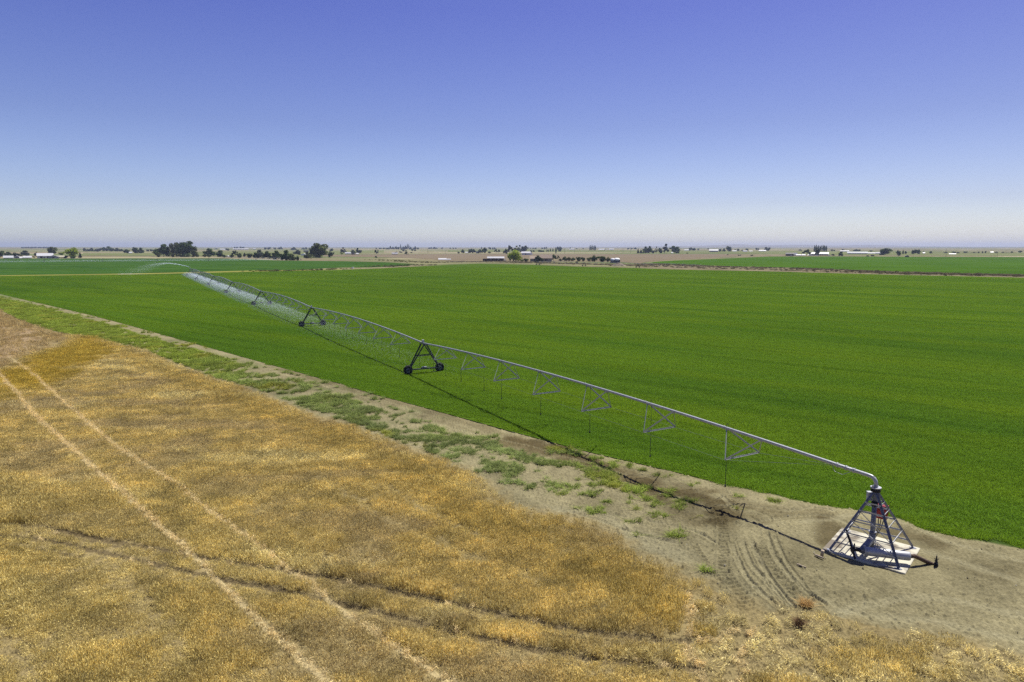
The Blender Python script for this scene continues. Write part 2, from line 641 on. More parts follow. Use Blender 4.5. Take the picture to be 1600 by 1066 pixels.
    ca.data.foreach_set('color', np.concatenate([np.clip(colr, .004, 1), np.ones((len(colr), 1))], 1).astype(np.float32).ravel())
    o = link(bpy.data.objects.new('ground', me))
    tag(o, kind='structure')
    return o


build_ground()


# ------------------------------------------------------------------ sheets: fields laid on the plain
def field(name, px, z, mat, dens=14, label=None):
    P = [Vector(p) for p in px]
    pts = []
    for i, p in enumerate(P):
        q = P[(i + 1) % len(P)]
        n = max(1, int((q - p).length / dens))
        for k in range(n):
            pts.append(p.lerp(q, k / n))
    W = [at(*p) for p in pts]
    bm = bmesh.new()
    vs = [bm.verts.new((w.x, w.y, (w.z if w.length > 300 else 0) + z)) for w in W]
    bmesh.ops.triangle_fill(bm, use_beauty=True, edges=[bm.edges.new((vs[i], vs[(i + 1) % len(vs)])) for i in range(len(vs))])
    for f in bm.faces:
        if f.normal.z < 0:
            f.normal_flip()
    me = bpy.data.meshes.new(name)
    bm.to_mesh(me)
    bm.free()
    me.materials.append(mat)
    o = link(bpy.data.objects.new(name, me))
    tag(o, kind='structure')
    return o


def mat_field(name, col, variation=None, stripes=None, noise_scale=.3, amp=.25, rough=1.0):
    m, nt, b = new_mat(name)
    N, L = nt.nodes, nt.links
    r = N.new('ShaderNodeRGB')
    r.outputs[0].default_value = (*col, 1)
    c = r.outputs[0]
    if variation:
        c = variation(nt, c)
    g = N.new('ShaderNodeNewGeometry')
    mp = N.new('ShaderNodeMapping')
    if stripes:
        mp.inputs['Scale'].default_value = (stripes[0], stripes[1], 1)
        mp.inputs['Rotation'].default_value = (0, 0, stripes[2])
    L.new(g.outputs['Position'], mp.inputs['Vector'])
    no = N.new('ShaderNodeTexNoise')
    no.inputs['Scale'].default_value = noise_scale
    no.inputs['Detail'].default_value = 5
    L.new(mp.outputs['Vector'], no.inputs['Vector'])
    mr = N.new('ShaderNodeMapRange')
    mr.inputs['From Min'].default_value = .3
    mr.inputs['From Max'].default_value = .7
    mr.inputs['To Min'].default_value = 1 - amp
    mr.inputs['To Max'].default_value = 1 + amp
    L.new(no.outputs['Fac'], mr.inputs['Value'])
    sc = N.new('ShaderNodeVectorMath')
    sc.operation = 'SCALE'
    L.new(c, sc.inputs[0])
    L.new(mr.outputs['Result'], sc.inputs['Scale'])
    L.new(sc.outputs['Vector'], b.inputs['Base Color'])
    b.inputs['Roughness'].default_value = rough
    b.inputs['Specular IOR Level'].default_value = 0
    return m


CROP_COL = (.168, .294, .025)
field('crop_field', CROP_EDGE[1:] + CROP_FAR[:-2], .035, mat_field('crop_sheet', (.060, .110, .012), crop_variation, (1, 1, 0), 1.5, .3))
M_dk = mat_field('far_crop_sheet', (.040, .092, .016), crop_variation, (.2, 1, .05), .05, .25)
field('far_crop_field', [(-400, 404), (0, 404.2), (150, 404), (350, 404), (440, 407.3), (540, 408.3), (600, 410), (640, 412.5), (640, 415.5), (580, 418), (530, 418.5), (500, 420), (470, 421.8), (400, 422.6),
                         (300, 425.3), (200, 427.6), (0, 430.3), (-400, 434)], .06, M_dk)
M_rt = mat_field('right_crop_sheet', (.052, .112, .011), crop_variation, (.2, 1, .05), .05, .2)
field('distant_crop_field', [(1018, 410.2), (1032, 408.6), (1060, 407), (1110, 405), (1150, 403.4), (1200, 401), (1300, 400.8), (1600, 401.8), (2000, 403), (2000, 440), (1600, 429.5), (1500, 427.6), (1400, 424.6),
                             (1330, 422), (1250, 418.8), (1150, 416.5), (1090, 414.4), (1040, 412.4), (1022, 411.6)], .09, M_rt)
M_plough = mat_field('ploughed_soil', (.165, .134, .088), None, (.08, 1, .03), .06, .22)
field('ploughed_field', [(505, 398.2), (700, 396.8), (900, 397), (1160, 397.2), (1150, 401.5), (1060, 405.6), (1015, 408.5), (1000, 412), (960, 409), (890, 405), (820, 405), (700, 406.8), (640, 403.3), (560, 401.5), (505, 401)], .12, M_plough)
M_dry = mat_field('dry_grass_sheet', (.165, .160, .082), None, (.15, 1, .03), .07, .35)
field('dry_grass_field', [(520, 402.8), (620, 405), (700, 408.2), (770, 408.8), (850, 410), (930, 411), (990, 413.5), (1000, 418.8), (900, 415.8), (830, 413.4), (750, 411.6), (690, 413), (655, 415), (645, 412),
                          (600, 409.3), (540, 407.3), (500, 406)], .05, M_dry)
M_ditch = mat_field('ditch_bank_sheet', (.165, .140, .085), None, (.3, 1, .05), .12, .5)
field('ditch_bank', [(1000, 412.7), (1022, 412.3), (1040, 413.2), (1090, 415.2), (1150, 417.3), (1250, 419.6), (1330, 422.8), (1400, 425.4), (1500, 428.4), (1600, 430.3), (2000, 441), (2000, 442), (1600, 433.8), (1500, 431.2),
                     (1400, 429.2), (1300, 426.5), (1200, 423.7), (1050, 420.8), (1005, 418.6)], .05, M_ditch)
M_yel = mat_field('yellow_edge_sheet', (.19, .19, .045), None, (.3, 1, .05), .05, .3)
field('field_edge_strip', [(-300, 434), (0, 430.5), (200, 427.8), (300, 425.5), (400, 422.8), (470, 422), (520, 420.5), (545, 420.3), (520, 422), (470, 423.3), (400, 424.6), (290, 427.3), (200, 429.2), (0, 431.6), (-300, 435.5)], .075, M_yel)
M_pale = mat_field('pale_stubble_sheet', (.26, .235, .13), None, (.1, 1, .02), .05, .25)
field('stubble_field', [(-400, 402.2), (0, 402.4), (200, 401.6), (340, 401.8), (352, 403.2), (430, 406.4), (430, 407), (350, 403.8), (150, 403.8), (0, 404), (-400, 404)], .04, M_pale)
M_gr = mat_field('pasture_sheet', (.140, .155, .062), None, (.1, 1, .02), .03, .35)
field('pasture', [(130, 395.5), (240, 395), (330, 393), (440, 393), (600, 391.6), (600, 395), (500, 397.5), (470, 401), (300, 399.5), (190, 399), (130, 400)], .2, M_gr)
field('far_pasture', [(700, 391.2), (1000, 391.6), (1400, 393.5), (1700, 395), (1700, 400.4), (1300, 398.8), (1160, 396), (940, 394.6), (700, 394)], .2, M_gr)


# ------------------------------------------------------------------ scattered growth
def leafblades(name, n, foot, h, w, lean, seg=2, head=None, curl=.25, seed=0, up=.0):
    """a patch of n tapering blades; per-blade brightness in 'var'"""
    r = np.random.default_rng(seed)
    vs, fs, cn, var = [], [], [], []
    for i in range(n):
        a = r.uniform(0, 2 * math.pi)
        q = foot * math.sqrt(r.uniform())
        ph = r.uniform(0, 2 * math.pi)
        bx, by = math.cos(ph) * q, math.sin(ph) * q
        hh = h * r.uniform(.65, 1.15)
        ln = abs(r.normal(0, lean))
        ww = w * r.uniform(.7, 1.3)
        dx, dy = math.cos(a), math.sin(a)
        px_, py_ = -dy, dx
        b0 = len(vs)
        k = r.uniform(.5, 1.5)
        for s in range(seg + 1):
            t = s / seg
            off = hh * (ln * t + curl * t * t * ln * 2)
            z = hh * t * (1 - .25 * ln * t)
            wd = ww * (1 - t * .85) / 2 if s < seg else 0
            if s < seg:
                vs += [(bx + dx * off + px_ * wd, by + dy * off + py_ * wd, z), (bx + dx * off - px_ * wd, by + dy * off - py_ * wd, z)]
            else:
                vs.append((bx + dx * off, by + dy * off, z))
        for s in range(seg - 1):
            fs += [b0 + 2 * s, b0 + 2 * s + 1, b0 + 2 * s + 3, b0 + 2 * s + 2]
            cn.append(4)
        fs += [b0 + 2 * (seg - 1), b0 + 2 * (seg - 1) + 1, b0 + 2 * seg]
        cn.append(3)
        var += [k] * (2 * seg + 1)
        if head:
            hl, hw = head
            tx, ty, tz = vs[-1]
            a2 = r.uniform(0, 3.14)
            ex, ey = math.cos(a2) * hw / 2, math.sin(a2) * hw / 2
            n0 = len(vs)
            vs += [(tx - ex, ty - ey, tz - .02), (tx + ex, ty + ey, tz - .02), (tx + ex + dx * hl * .4, ty + ey + dy * hl * .4, tz + hl), (tx - ex + dx * hl * .4, ty - ey + dy * hl * .4, tz + hl)]
            fs += [n0, n0 + 1, n0 + 2, n0 + 3]
            cn.append(4)
            var += [k * r.uniform(.9, 1.25)] * 4
    me = np_mesh(name, vs, fs, cn)
    at_ = me.attributes.new('var', 'FLOAT', 'POINT')
    at_.data.foreach_set('value', np.array(var, np.float32))
    return me


def patch_set(name, meshes, mat):
    c = bpy.data.collections.new(name)
    for i, me in enumerate(meshes):
        me.materials.append(mat)
        c.objects.link(bpy.data.objects.new(name, me))
    return c


def scatter(name, pts, rot, scl, idx, colr, coll, label):
    me = bpy.data.meshes.new(name)
    n = len(pts)
    me.vertices.add(n)
    me.vertices.foreach_set('co', np.asarray(pts, np.float32).ravel())

    def att(nm, ty, dom, arr, key):
        a = me.attributes.new(nm, ty, dom)
        a.data.foreach_set(key, np.ascontiguousarray(arr).ravel())
    att('rot', 'FLOAT_VECTOR', 'POINT', rot.astype(np.float32), 'vector')
    att('scl', 'FLOAT_VECTOR', 'POINT', scl.astype(np.float32), 'vector')
    att('idx', 'INT', 'POINT', idx.astype(np.int32), 'value')
    att('icol', 'FLOAT_COLOR', 'POINT', np.concatenate([colr, np.ones((n, 1))], 1).astype(np.float32), 'color')
    o = link(bpy.data.objects.new(name, me))
    ng = bpy.data.node_groups.new(name, 'GeometryNodeTree')
    ng.interface.new_socket('Geometry', in_out='INPUT', socket_type='NodeSocketGeometry')
    ng.interface.new_socket('Geometry', in_out='OUTPUT', socket_type='NodeSocketGeometry')
    N, L = ng.nodes, ng.links
    gi, go = N.new('NodeGroupInput'), N.new('NodeGroupOutput')
    ip = N.new('GeometryNodeInstanceOnPoints')
    ci = N.new('GeometryNodeCollectionInfo')
    ci.inputs['Collection'].default_value = coll
    ci.inputs['Separate Children'].default_value = True
    ci.inputs['Reset Children'].default_value = True
    ip.inputs['Pick Instance'].default_value = True
    L.new(gi.outputs[0], ip.inputs['Points'])
    L.new(ci.outputs[0], ip.inputs['Instance'])

    def na(nm, ty):
        a = N.new('GeometryNodeInputNamedAttribute')
        a.data_type = ty
        a.inputs['Name'].default_value = nm
        return a.outputs[0]
    L.new(na('idx', 'INT'), ip.inputs['Instance Index'])
    er = N.new('FunctionNodeEulerToRotation')
    L.new(na('rot', 'FLOAT_VECTOR'), er.inputs[0])
    L.new(er.outputs[0], ip.inputs['Rotation'])
    L.new(na('scl', 'FLOAT_VECTOR'), ip.inputs['Scale'])
    L.new(ip.outputs[0], go.inputs[0])
    md = o.modifiers.new('growth', 'NODES')
    md.node_group = ng
    tag(o, label, None, None, 'stuff')
    return o


def in_view(x, y, margin=.08, near=14):
    return (np.abs(x) < y * (.75 + margin) + 4) & (y > near)


def jgrid(x0, x1, y0, y1, s, jit=1.0):
    gx, gy = np.meshgrid(np.arange(x0, x1, s), np.arange(y0, y1, s))
    x = gx.ravel() + rng.uniform(-.5, .5, gx.size) * s * jit
    y = gy.ravel() + rng.uniform(-.5, .5, gy.size) * s * jit
    return x, y


# ---- green crop
M_crop = mat_leaf('crop_leaf', .5, None, CROP_COL, worldvar=crop_variation)
crop_patches = patch_set('crop_patch', [leafblades('crop_patch', 1500, 1.45, .20, .026, .85, 2, seed=100 + i) for i in range(5)], M_crop)
S = 1.8
xs, ys = [], []
x, y = jgrid(-560, 560, 24, 640, S, .35)
k = in_view(x, y) & inside(x, y, crop_poly) & (np.hypot(x, y) < 620)
x, y = x[k], y[k]
dE, _, _ = seg_dist(x, y, crop_edge_w)
k = dE > .95
x, y = x[k], y[k]
# smaller tufts finish the ragged near edge
M_crop_patch_edge = [leafblades('crop_edge', 190, .42, .21, .026, .85, 2, seed=140 + i) for i in range(3)]
edge_patches = patch_set('crop_edge_patch', M_crop_patch_edge, M_crop)
n = len(x)
scatter('green_crop', np.stack([x, y, gz(x, y) + .03], -1), np.stack([0 * x, 0 * x, rng.uniform(0, 6.28, n)], -1),
        np.stack([0 * x + 1.05, 0 * x + 1.05, rng.uniform(.85, 1.2, n) * (.85 + .3 * fbm(x / 14, y / 14, 5, 3))], -1), rng.integers(0, 5, n), np.ones((n, 3)), crop_patches,
        'dense bright green crop standing in the irrigated field')
ex, ey = jgrid(-180, 110, 20, 230, .55)
k = in_view(ex, ey)
ex, ey = ex[k], ey[k]
d, _, _ = seg_dist(ex, ey, crop_edge_w)
k = (d < 1.6) & inside(ex, ey, crop_poly) & (d > .18 + .25 * fbm(ex, ey, 77, 3))
ex, ey = ex[k], ey[k]
n = len(ex)
scatter('green_crop', np.stack([ex, ey, gz(ex, ey)], -1), np.stack([0 * ex, 0 * ex, rng.uniform(0, 6.28, n)], -1),
        np.stack([0 * ex + 1, 0 * ex + 1, rng.uniform(.6, 1.15, n)], -1), rng.integers(0, 3, n), np.ones((n, 3)), edge_patches,
        'ragged green border of the crop along the dirt track')

# ---- ripe wheat
M_wheat = mat_leaf('wheat_straw', .30, 'icol')
wheat_patches = patch_set('wheat_clump', [leafblades('wheat_clump', 46, .27, .31, .017, .34, 2, head=(.075, .025), seed=200 + i) for i in range(5)], M_wheat)
WX, WY = [], []
SC = []
for (r0, r1, s) in ((0, 46, .25), (46, 80, .28), (80, 125, .33), (125, 240, .5)):
    x, y = jgrid(-190, 40, 14, min(r1 + 5, 200), s)
    r = np.hypot(x, y)
    k = (r >= r0) & (r < r1) & in_view(x, y)
    x, y = x[k], y[k]
    k = inside(x, y, wheat_poly)
    x, y = x[k], y[k]
    WX.append(x)
    WY.append(y)
    SC.append(np.full(len(x), s / .27))
x, y, sc = np.concatenate(WX), np.concatenate(WY), np.concatenate(SC)
trk = np.full(len(x), 9.0)
clear = np.zeros(len(x), bool)
wall, press = np.zeros(len(x)), np.zeros(len(x))   # stems pushed up on the far side of a rut, pressed low on the near side
bare = np.zeros(len(x), bool)               # wheel ruts crossing the stand: pressed to the soil
for q_, (line, w) in enumerate(WHEAT_TRACKS):
    d, s, sdn = seg_dist(x, y, line)
    if q_ < 2:
        w = w * (1 + .6 * sstep(32, 85, np.hypot(x, y)))     # driven more often towards the field corner
    far_sign = np.sign(line[-1][0] - line[0][0])     # +: left of travel is the far side
    e_ = (d + (vnoise(s * 1.3, s * 0 + q_ * 7, 3) - .5) * .12) / w
    trk = np.minimum(trk, e_)
    if 2 <= q_ <= 5:
        bare |= e_ < 1.0
        if q_ <= 3:
            wall = np.maximum(wall, np.where((e_ >= 1) & (d < w + .9) & (sdn * far_sign > 0), 1, 0))
            press = np.maximum(press, np.where((e_ >= 1) & (d < w + 1.0) & (sdn * far_sign < 0), 1, 0))
    clear |= (e_ >= 1.0) & (d < w + (.15 if q_ < 2 else .10))
thin = np.zeros(len(x))
for line, w in THIN_LINES:
    d, s, _ = seg_dist(x, y, line)
    thin = np.maximum(thin, sstep(1.4, .3, d / w + (fbm(x, y, 131, 3) - .5) * 1.4))
jx, jy = (fbm(x * .5, y * .5, 141, 3) - .5) * 5, (fbm(x * .5, y * .5, 147, 3) - .5) * 5
tramp = inside(x + jx, y + jy, tramp_poly)
brown = inside(x, y, brown_poly)
must = inside(x, y, mustard_poly)
dM, _, _ = seg_dist(x, y, mustard_poly, True)
must_k = np.where(must, sstep(-1, 5, dM + (fbm(x * .3, y * .3, 137, 3) - .5) * 8), 0)
dEd, _, _ = seg_dist(x, y, wheat_edge_w)
# broad patchiness: streaks across the stand, thin bluish-brown spots, pale lodged swathes
wx = x + 3 * fbm(x * .12, y * .12, 201, 3)
wy = y + 3 * fbm(x * .12, y * .12, 207, 3)
pn = fbm(wx * .16, wy * .34, 211, 5, .55)
sw = fbm(wx * .09 + 40, wy * .22, 221, 5, .55)
hi = fbm(x * .8, y * .8, 231, 3)
dark = .8 * sstep(.50, .64, pn)
pale = sstep(.54, .68, sw)
hgt = .82 + .75 * (hi - .5) + .18 * (sw - .5) + .4 * (fbm(x * .33, y * .33, 233, 3) - .5)
hgt = hgt * (1 - .30 * dark) * (1 - .55 * thin)
band = np.exp(-((dEd - 3.2) / 2.0) ** 2) * ~tramp           # taller, deeper gold headland along the edge
hgt = hgt * (1 + .28 * band)
hgt = np.clip(hgt, .3, 1.5) * (1 + .35 * wall) * (1 - .45 * press)
keep = rng.uniform(size=len(x)) > (.14 * dark + .45 * thin + .25 * sstep(.42, .30, hi))
keep &= (dEd > .4 + 1.3 * (fbm(x * .7, y * .7, 241, 3))) | (rng.uniform(size=len(x)) > .75)
keep &= ~(brown & (rng.uniform(size=len(x)) > .22))
on_track = trk < 1.0
tufts = sstep(.50, .58, fbm(x * .55, y * .55, 251, 3))
dryR = tramp & (dEd < 3.5 + 2.5 * fbm(x * .3, y * .3, 253, 3))
tr_keep = np.where(tramp, rng.uniform(size=len(x)) < (.68 + .3 * tufts), True)
keep &= tr_keep
keep &= ~(dryR & (rng.uniform(size=len(x)) < .35))
# colours
gold = np.array([.61, .475, .205])
deep = np.array([.55, .42, .15])
straw = np.array([.76, .64, .35])
dun = np.array([.47, .365, .205])
mustc = np.array([.52, .38, .08])
c = np.tile(gold, (len(x), 1))


def mixc(c, t, k):
    k = np.clip(k, 0, 1)[:, None]
    return c * (1 - k) + t * k


c = mixc(c, straw, pale * .6)
c = mixc(c, dun, dark * .85)
c = mixc(c, deep, band * .75)
c = mixc(c, mustc, must_k)
c = mixc(c, np.array([.44, .32, .17]), brown * .8)
c = mixc(c, straw, np.where(tramp, .55 * (1 - tufts), 0))
c = mixc(c, deep * .85, np.where(tramp, .7 * tufts * vnoise(x * .9, y * .9, 261), 0))
left = sstep(-6, -20, x) * sstep(60, 30, y)
c = mixc(c, np.array([.57, .455, .19]), left * .7)
c *= (.70 + .60 * fbm(x * .55, y * .75, 271, 4))[:, None] * np.array([.96, 1.0, .87])
c *= ((.72 + .56 * fbm(x * 2.3, y * 2.3, 273, 2)) * (.78 + .44 * fbm(wx * .35, wy * 1.5, 277, 4)))[:, None] * 1.03
# lodging: the stand leans in slowly turning directions
la = fbm(x * .07, y * .07, 281, 3) * 9
lm_ = .12 + .55 * sstep(.5, .7, fbm(x * .22, y * .4, 283, 4)) + .35 * pale
lm_ = np.where(tramp, .25 + .9 * (1 - tufts), lm_)
yaw = rng.uniform(0, 6.28, len(x))
flat_ = on_track
lm_ = np.where(flat_, 1.38, lm_)
tx = -np.sin(la) * lm_
ty = np.cos(la) * lm_
sz = hgt
c[flat_] = np.array([.75, .61, .31]) * (.82 + .4 * rng.uniform(size=(flat_.sum(), 1)))
keep &= np.where(flat_, rng.uniform(size=len(x)) < np.where(bare, .06, .95), True)
keep &= ~(clear & (rng.uniform(size=len(x)) < .9))
zz = np.where(flat_, .03, 0.0)
k = keep
n = k.sum()
rot = np.stack([tx[k], ty[k], yaw[k]], -1)
scl = np.stack([sc[k] * np.where(flat_[k], .62, 1.0), sc[k] * np.where(flat_[k], .62, 1.0), sz[k] * np.minimum(sc[k], 1.25)], -1)
scatter('ripe_wheat', np.stack([x[k], y[k], zz[k] + gz(x[k], y[k])], -1), rot, scl, rng.integers(0, 5, n), np.clip(c[k], .01, 1), wheat_patches,
        'ripe golden wheat with flattened wheel tracks')
print('wheat clumps', n)

# ---- weeds on the dirt strip
M_weed = mat_leaf('weed_leaf', .3, 'icol')
weed_patches = patch_set('weed_clump', [leafblades('weed_clump', 46, .17, .30, .026, .75, 2, seed=300 + i, curl=.4) for i in range(5)], M_weed)
W1 = world_poly([(-250, 440), (-100, 455), (0, 466), (40, 474), (75, 483), (115, 493), (180, 511), (225, 526), (262, 537), (312, 548), (372, 567), (350, 590), (337, 590), (275, 566), (225, 546), (175, 536), (125, 526), (75, 515), (25, 497), (0, 483), (-100, 472), (-250, 455)])
W2 = world_poly([(262, 536), (330, 556), (400, 575), (450, 590), (520, 615), (600, 642), (680, 667), (760, 688), (850, 712), (850, 735), (800, 745), (745, 738), (700, 718), (650, 699), (600, 681), (550, 661), (475, 636), (400, 606), (337, 590)])
STRIP = world_poly([(0, 462), (150, 496), (300, 537), (532, 601), (675, 641), (800, 676), (925, 709), (1050, 738), (1200, 773), (1130, 815), (1080, 830), (1000, 820), (880, 790), (800, 770), (700, 724), (550, 665), (400, 610), (225, 545), (75, 515), (0, 483)])
W3 = wline([(770, 700), (800, 708), (845, 722), (890, 728), (935, 741), (958, 756)])
x, y = jgrid(-190, 40, 28, 240, .25)
k = in_view(x, y) & ~inside(x, y, crop_poly)
x, y = x[k], y[k]
r = np.hypot(x, y)
k = rng.uniform(size=len(x)) < np.where(r < 75, 1, .5)
x, y, r = x[k], y[k], r[k]
p = np.zeros(len(x))
nz = fbm(x * .55, y * .55, 301, 4)
nz2 = fbm(x * .22, y * .22, 307, 3)
i1, i2, i3 = inside(x, y, W1), inside(x, y, W2), inside(x, y, STRIP)
fz = fbm(x * 1.9, y * 1.9, 305, 2)
p = np.where(i3, .6 * sstep(.56, .70, nz * .7 + fz * .3) * sstep(.36, .5, nz2), p)
p = np.where(i2, np.maximum(p, .95 * sstep(.435, .575, nz * .45 + nz2 * .25 + fz * .30)), p)
p = np.where(i1, np.maximum(p, .9 * sstep(.33, .50, nz * .7 + fz * .3)), p)
dw, sw_, _ = seg_dist(x, y, W3)
p = np.maximum(p, .8 * sstep(1.2, .3, (fz - .5) * 1.2 + dw / (.55 + .5 * vnoise(sw_ * .6, sw_ * 0, 311))))
for (cx, cy, rad_) in ((982, 760, .55), (995, 768, .8), (1010, 764, .5), (1025, 788, .75), (1062, 785, .55), (1078, 784, .5), (1002, 797, .5), (1027, 806, .6), (1038, 806, .4), (830, 760, .7), (862, 757, .6), (852, 752, .4), (880, 772, .5),
                       (1045, 775, .45), (907, 712, .7), (925, 717, .5), (1087, 757, .6), (1150, 775, .35), (1160, 777, .3), (1047, 746, .5), (1030, 742, .4), (980, 730, .5), (1005, 735, .6), (1108, 892, .22), (1248, 840, .25), (1075, 840, .35), (1048, 838, .3),
                       (1535, 1000, .7), (1550, 1005, .7), (1575, 1010, .8), (1590, 1014, .7), (1530, 1012, .5), (1210, 782, .3), (1000, 838, .3), (1052, 835, .3), (1060, 832, .25)):
    w = at(cx, cy)
    e = np.hypot(x - w.x, y - w.y) + (fbm(x * 2, y * 2, 317, 2) - .5) * .5
    p = np.maximum(p, .85 * sstep(rad_ * .95, rad_ * .1, e + (fz - .5) * .5))
k = rng.uniform(size=len(x)) < p
k &= ~(inside(x, y, wheat_poly) & (seg_dist(x, y, wheat_edge_w)[0] > .6))
x, y, r = x[k], y[k], r[k]
n = len(x)
bright = np.array([.26, .33, .05])
grey = np.array([.24, .29, .10])
yel = np.array([.36, .36, .06])
c = np.tile(grey, (n, 1))
c = mixc(c, bright, sstep(-20, -60, x) + .35 * vnoise(x * .3, y * .3, 321))
c = mixc(c, bright, sstep(0, 8, x) * .7)
c = mixc(c, yel, sstep(.60, .75, fbm(x * .25, y * .25, 323, 3)) * .8)
c *= (.45 + 1.0 * fbm(x * .6, y * .6, 331, 3))[:, None]
lod = np.where(r < 75, 1.0, 1.45)
scatter('weeds', np.stack([x, y, gz(x, y)], -1), np.stack([rng.normal(0, .12, n), rng.normal(0, .12, n), rng.uniform(0, 6.28, n)], -1),
        np.stack([lod * 1.1, lod * 1.1, lod * rng.uniform(.4, 1.05, n) * (.45 + 1.1 * fbm(x * .7, y * .7, 337, 3)) * np.where(x > 18, .55, 1)], -1), rng.integers(0, 5, n), np.clip(c, .01, 1), weed_patches,
        'green weeds in clumps along the dirt strip beside the crop')
print('weeds', n)

# ---- loose stones and straw bits on the bare dirt
def pebble(seed):
    r = np.random.default_rng(seed)
    bm = bmesh.new()
    bmesh.ops.create_icosphere(bm, subdivisions=1, radius=.5)
    for v in bm.verts:
        v.co *= r.uniform(.7, 1.2)
        v.co.z *= .6
    me = bpy.data.meshes.new('pebble')
    bm.to_mesh(me)
    bm.free()
    a = me.attributes.new('var', 'FLOAT', 'POINT')
    a.data.foreach_set('value', np.ones(len(me.vertices), np.float32))
    return me


M_stone = mat_leaf('stone', 0, 'icol')
stone_set = patch_set('pebble', [pebble(700 + i) for i in range(4)], M_stone)
x, y = jgrid(-60, 45, 22, 110, .55)
k = in_view(x, y) & ~inside(x, y, crop_poly) & ~inside(x, y, wheat_poly) & (np.hypot(x - PBX, y - PBY) > 2.6)
k &= rng.uniform(size=len(x)) < .12 + .5 * sstep(.5, .7, fbm(x * .4, y * .4, 711, 3))
x, y = x[k], y[k]
n = len(x)
sz = .03 + .07 * rng.uniform(size=n) ** 3
c = np.where(rng.uniform(size=(n, 1)) < .3, np.array([[.42, .40, .33]]), np.array([[.15, .13, .085]])) * rng.uniform(.6, 1.2, (n, 1))
scatter('gravel', np.stack([x, y, gz(x, y) + .02], -1), np.stack([0 * x, 0 * x, rng.uniform(0, 6.28, n)], -1), np.stack([sz * rng.uniform(.8, 1.8, n), sz, sz], -1), rng.integers(0, 4, n), c, stone_set,
        'loose stones and clods scattered on the bare dirt')

# ---- rough grass and brush on the far field margins
M_scrub = mat_leaf('scrub_leaf', .2, 'icol')
scrub_patches = patch_set('scrub_clump', [leafblades('scrub_clump', 90, .8, .9, .10, .8, 2, seed=340 + i, curl=.4) for i in range(4)], M_scrub)
xs_, ys_, cs_, ss_ = [], [], [], []
for px, col, dens, hh in (
        ([(1005, 413), (1040, 414), (1090, 416), (1150, 418), (1250, 420.3), (1330, 423.6), (1400, 426.4), (1500, 429), (1600, 431), (1700, 433)], (.16, .135, .085), 900, .9),
        ([(1012, 416), (1100, 419), (1200, 421.6), (1300, 424.8), (1400, 428), (1500, 430), (1600, 432.5), (1700, 435)], (.13, .115, .06), 500, .7),
        ([(770, 409.5), (830, 411), (900, 412.5), (960, 414), (1010, 416)], (.20, .17, .10), 600, .9),
        ([(690, 410), (740, 409.5), (800, 409.3), (860, 411)], (.22, .20, .13), 350, 1.0),
        ([(590, 406), (640, 409), (690, 411)], (.16, .15, .06), 200, .8),
        ([(400, 424), (430, 423.4), (480, 422.5), (540, 420.4)], (.10, .11, .04), 110, .8),
        ([(580, 417), (620, 415.8), (660, 414)], (.11, .12, .05), 120, .9)):
    ln = wline(px, 20)
    t = rng.uniform(0, len(ln) - 1.001, dens)
    i = t.astype(int)
    P = ln[i] + (ln[i + 1] - ln[i]) * (t - i)[:, None]
    r = np.hypot(P[:, 0], P[:, 1])
    P = P + rng.normal(0, 1, P.shape) * (r * .012)[:, None]
    P = P[~inside(P[:, 0], P[:, 1], crop_poly)]
    n = len(P)
    xs_.append(P[:, 0])
    ys_.append(P[:, 1])
    cs_.append(np.array(col) * rng.uniform(.55, 1.45, (n, 1)))
    ss_.append(hh * rng.uniform(.5, 1.6, n))
x, y, c, s = map(np.concatenate, (xs_, ys_, cs_, ss_))
n = len(x)
scatter('dry_scrub', np.stack([x, y, 0 * x], -1), np.stack([0 * x, 0 * x, rng.uniform(0, 6.28, n)], -1), np.stack([s * 1.3, s * 1.3, s], -1), rng.integers(0, 4, n), np.clip(c, .01, 1), scrub_patches,
        'grey brown scrub and rough grass on the far field margins')


# ------------------------------------------------------------------ the irrigation machines
M_galv = mat_plain('galvanised_steel', (.38, .39, .40), .45, .25, .12, 6)
M_galv_dk = mat_plain('weathered_galvanised_steel', (.17, .18, .215), .55, .3, .15, 6)
M_frame = mat_plain('dull_tower_steel', (.08, .083, .086), .55, .4, .2, 6)
M_black = mat_plain('black_rubber', (.014, .014, .015), .75, 0, .3, 8)
M_red = mat_plain('red_panel_paint', (.26, .012, .012), .4, 0, .12, 5)
M_rust = mat_plain('rusty_steel', (.085, .052, .036), .85, .1, .4, 7, .4)
M_conc = mat_plain('pale_concrete', (.56, .54, .46), .9, 0, .14, 2.5, .3)
M_white = mat_plain('white_paint', (.78, .78, .76), .5, 0, .06, 2)
M_grey = mat_plain('grey_enamel', (.42, .43, .44), .5, 0, .1, 3)
M_plastic = mat_plain('black_hose', (.02, .02, .022), .5, 0, .2, 8)
M_wood = mat_plain('weathered_wood', (.36, .29, .20), .85, 0, .25, 9)


def at_p(x, y, z):
    """photo pixel -> point at height z above the pivot's mound, relative to the pivot"""
    return at_z(x, y, z + PZ) - PB


WB = 2.27                                     # half the wheelbase


def truss_mesh():
    m = MB()
    for sy in (-1, 1):
        m.angle((0, sy * 1.55, -1), (1.4, sy * .06, -.05), .052, .01)
        m.angle((0, sy * 1.55, -1), (-1.4, sy * .06, -.05), .052, .01)
    m.angle((0, -1.55, -1), (0, 1.55, -1), .052, .01)
    for sx in (-1.4, 1.4):
        m.box((sx, 0, -.06), (.16, .17, .05))
    return m


def hose_mesh():
    m = MB()
    m.tube([(0, 0, .09), (0, .06, .22), (0, .15, .2), (0, .17, .05), (0, .16, -.8), (0, .15, -1.8)], .011, 5)
    m.tube([(0, .15, -1.8), (0, .15, -2.75)], .022, 5)
    m.tube([(0, .15, -2.75), (0, .15, -2.85)], .06, 6)
    return m


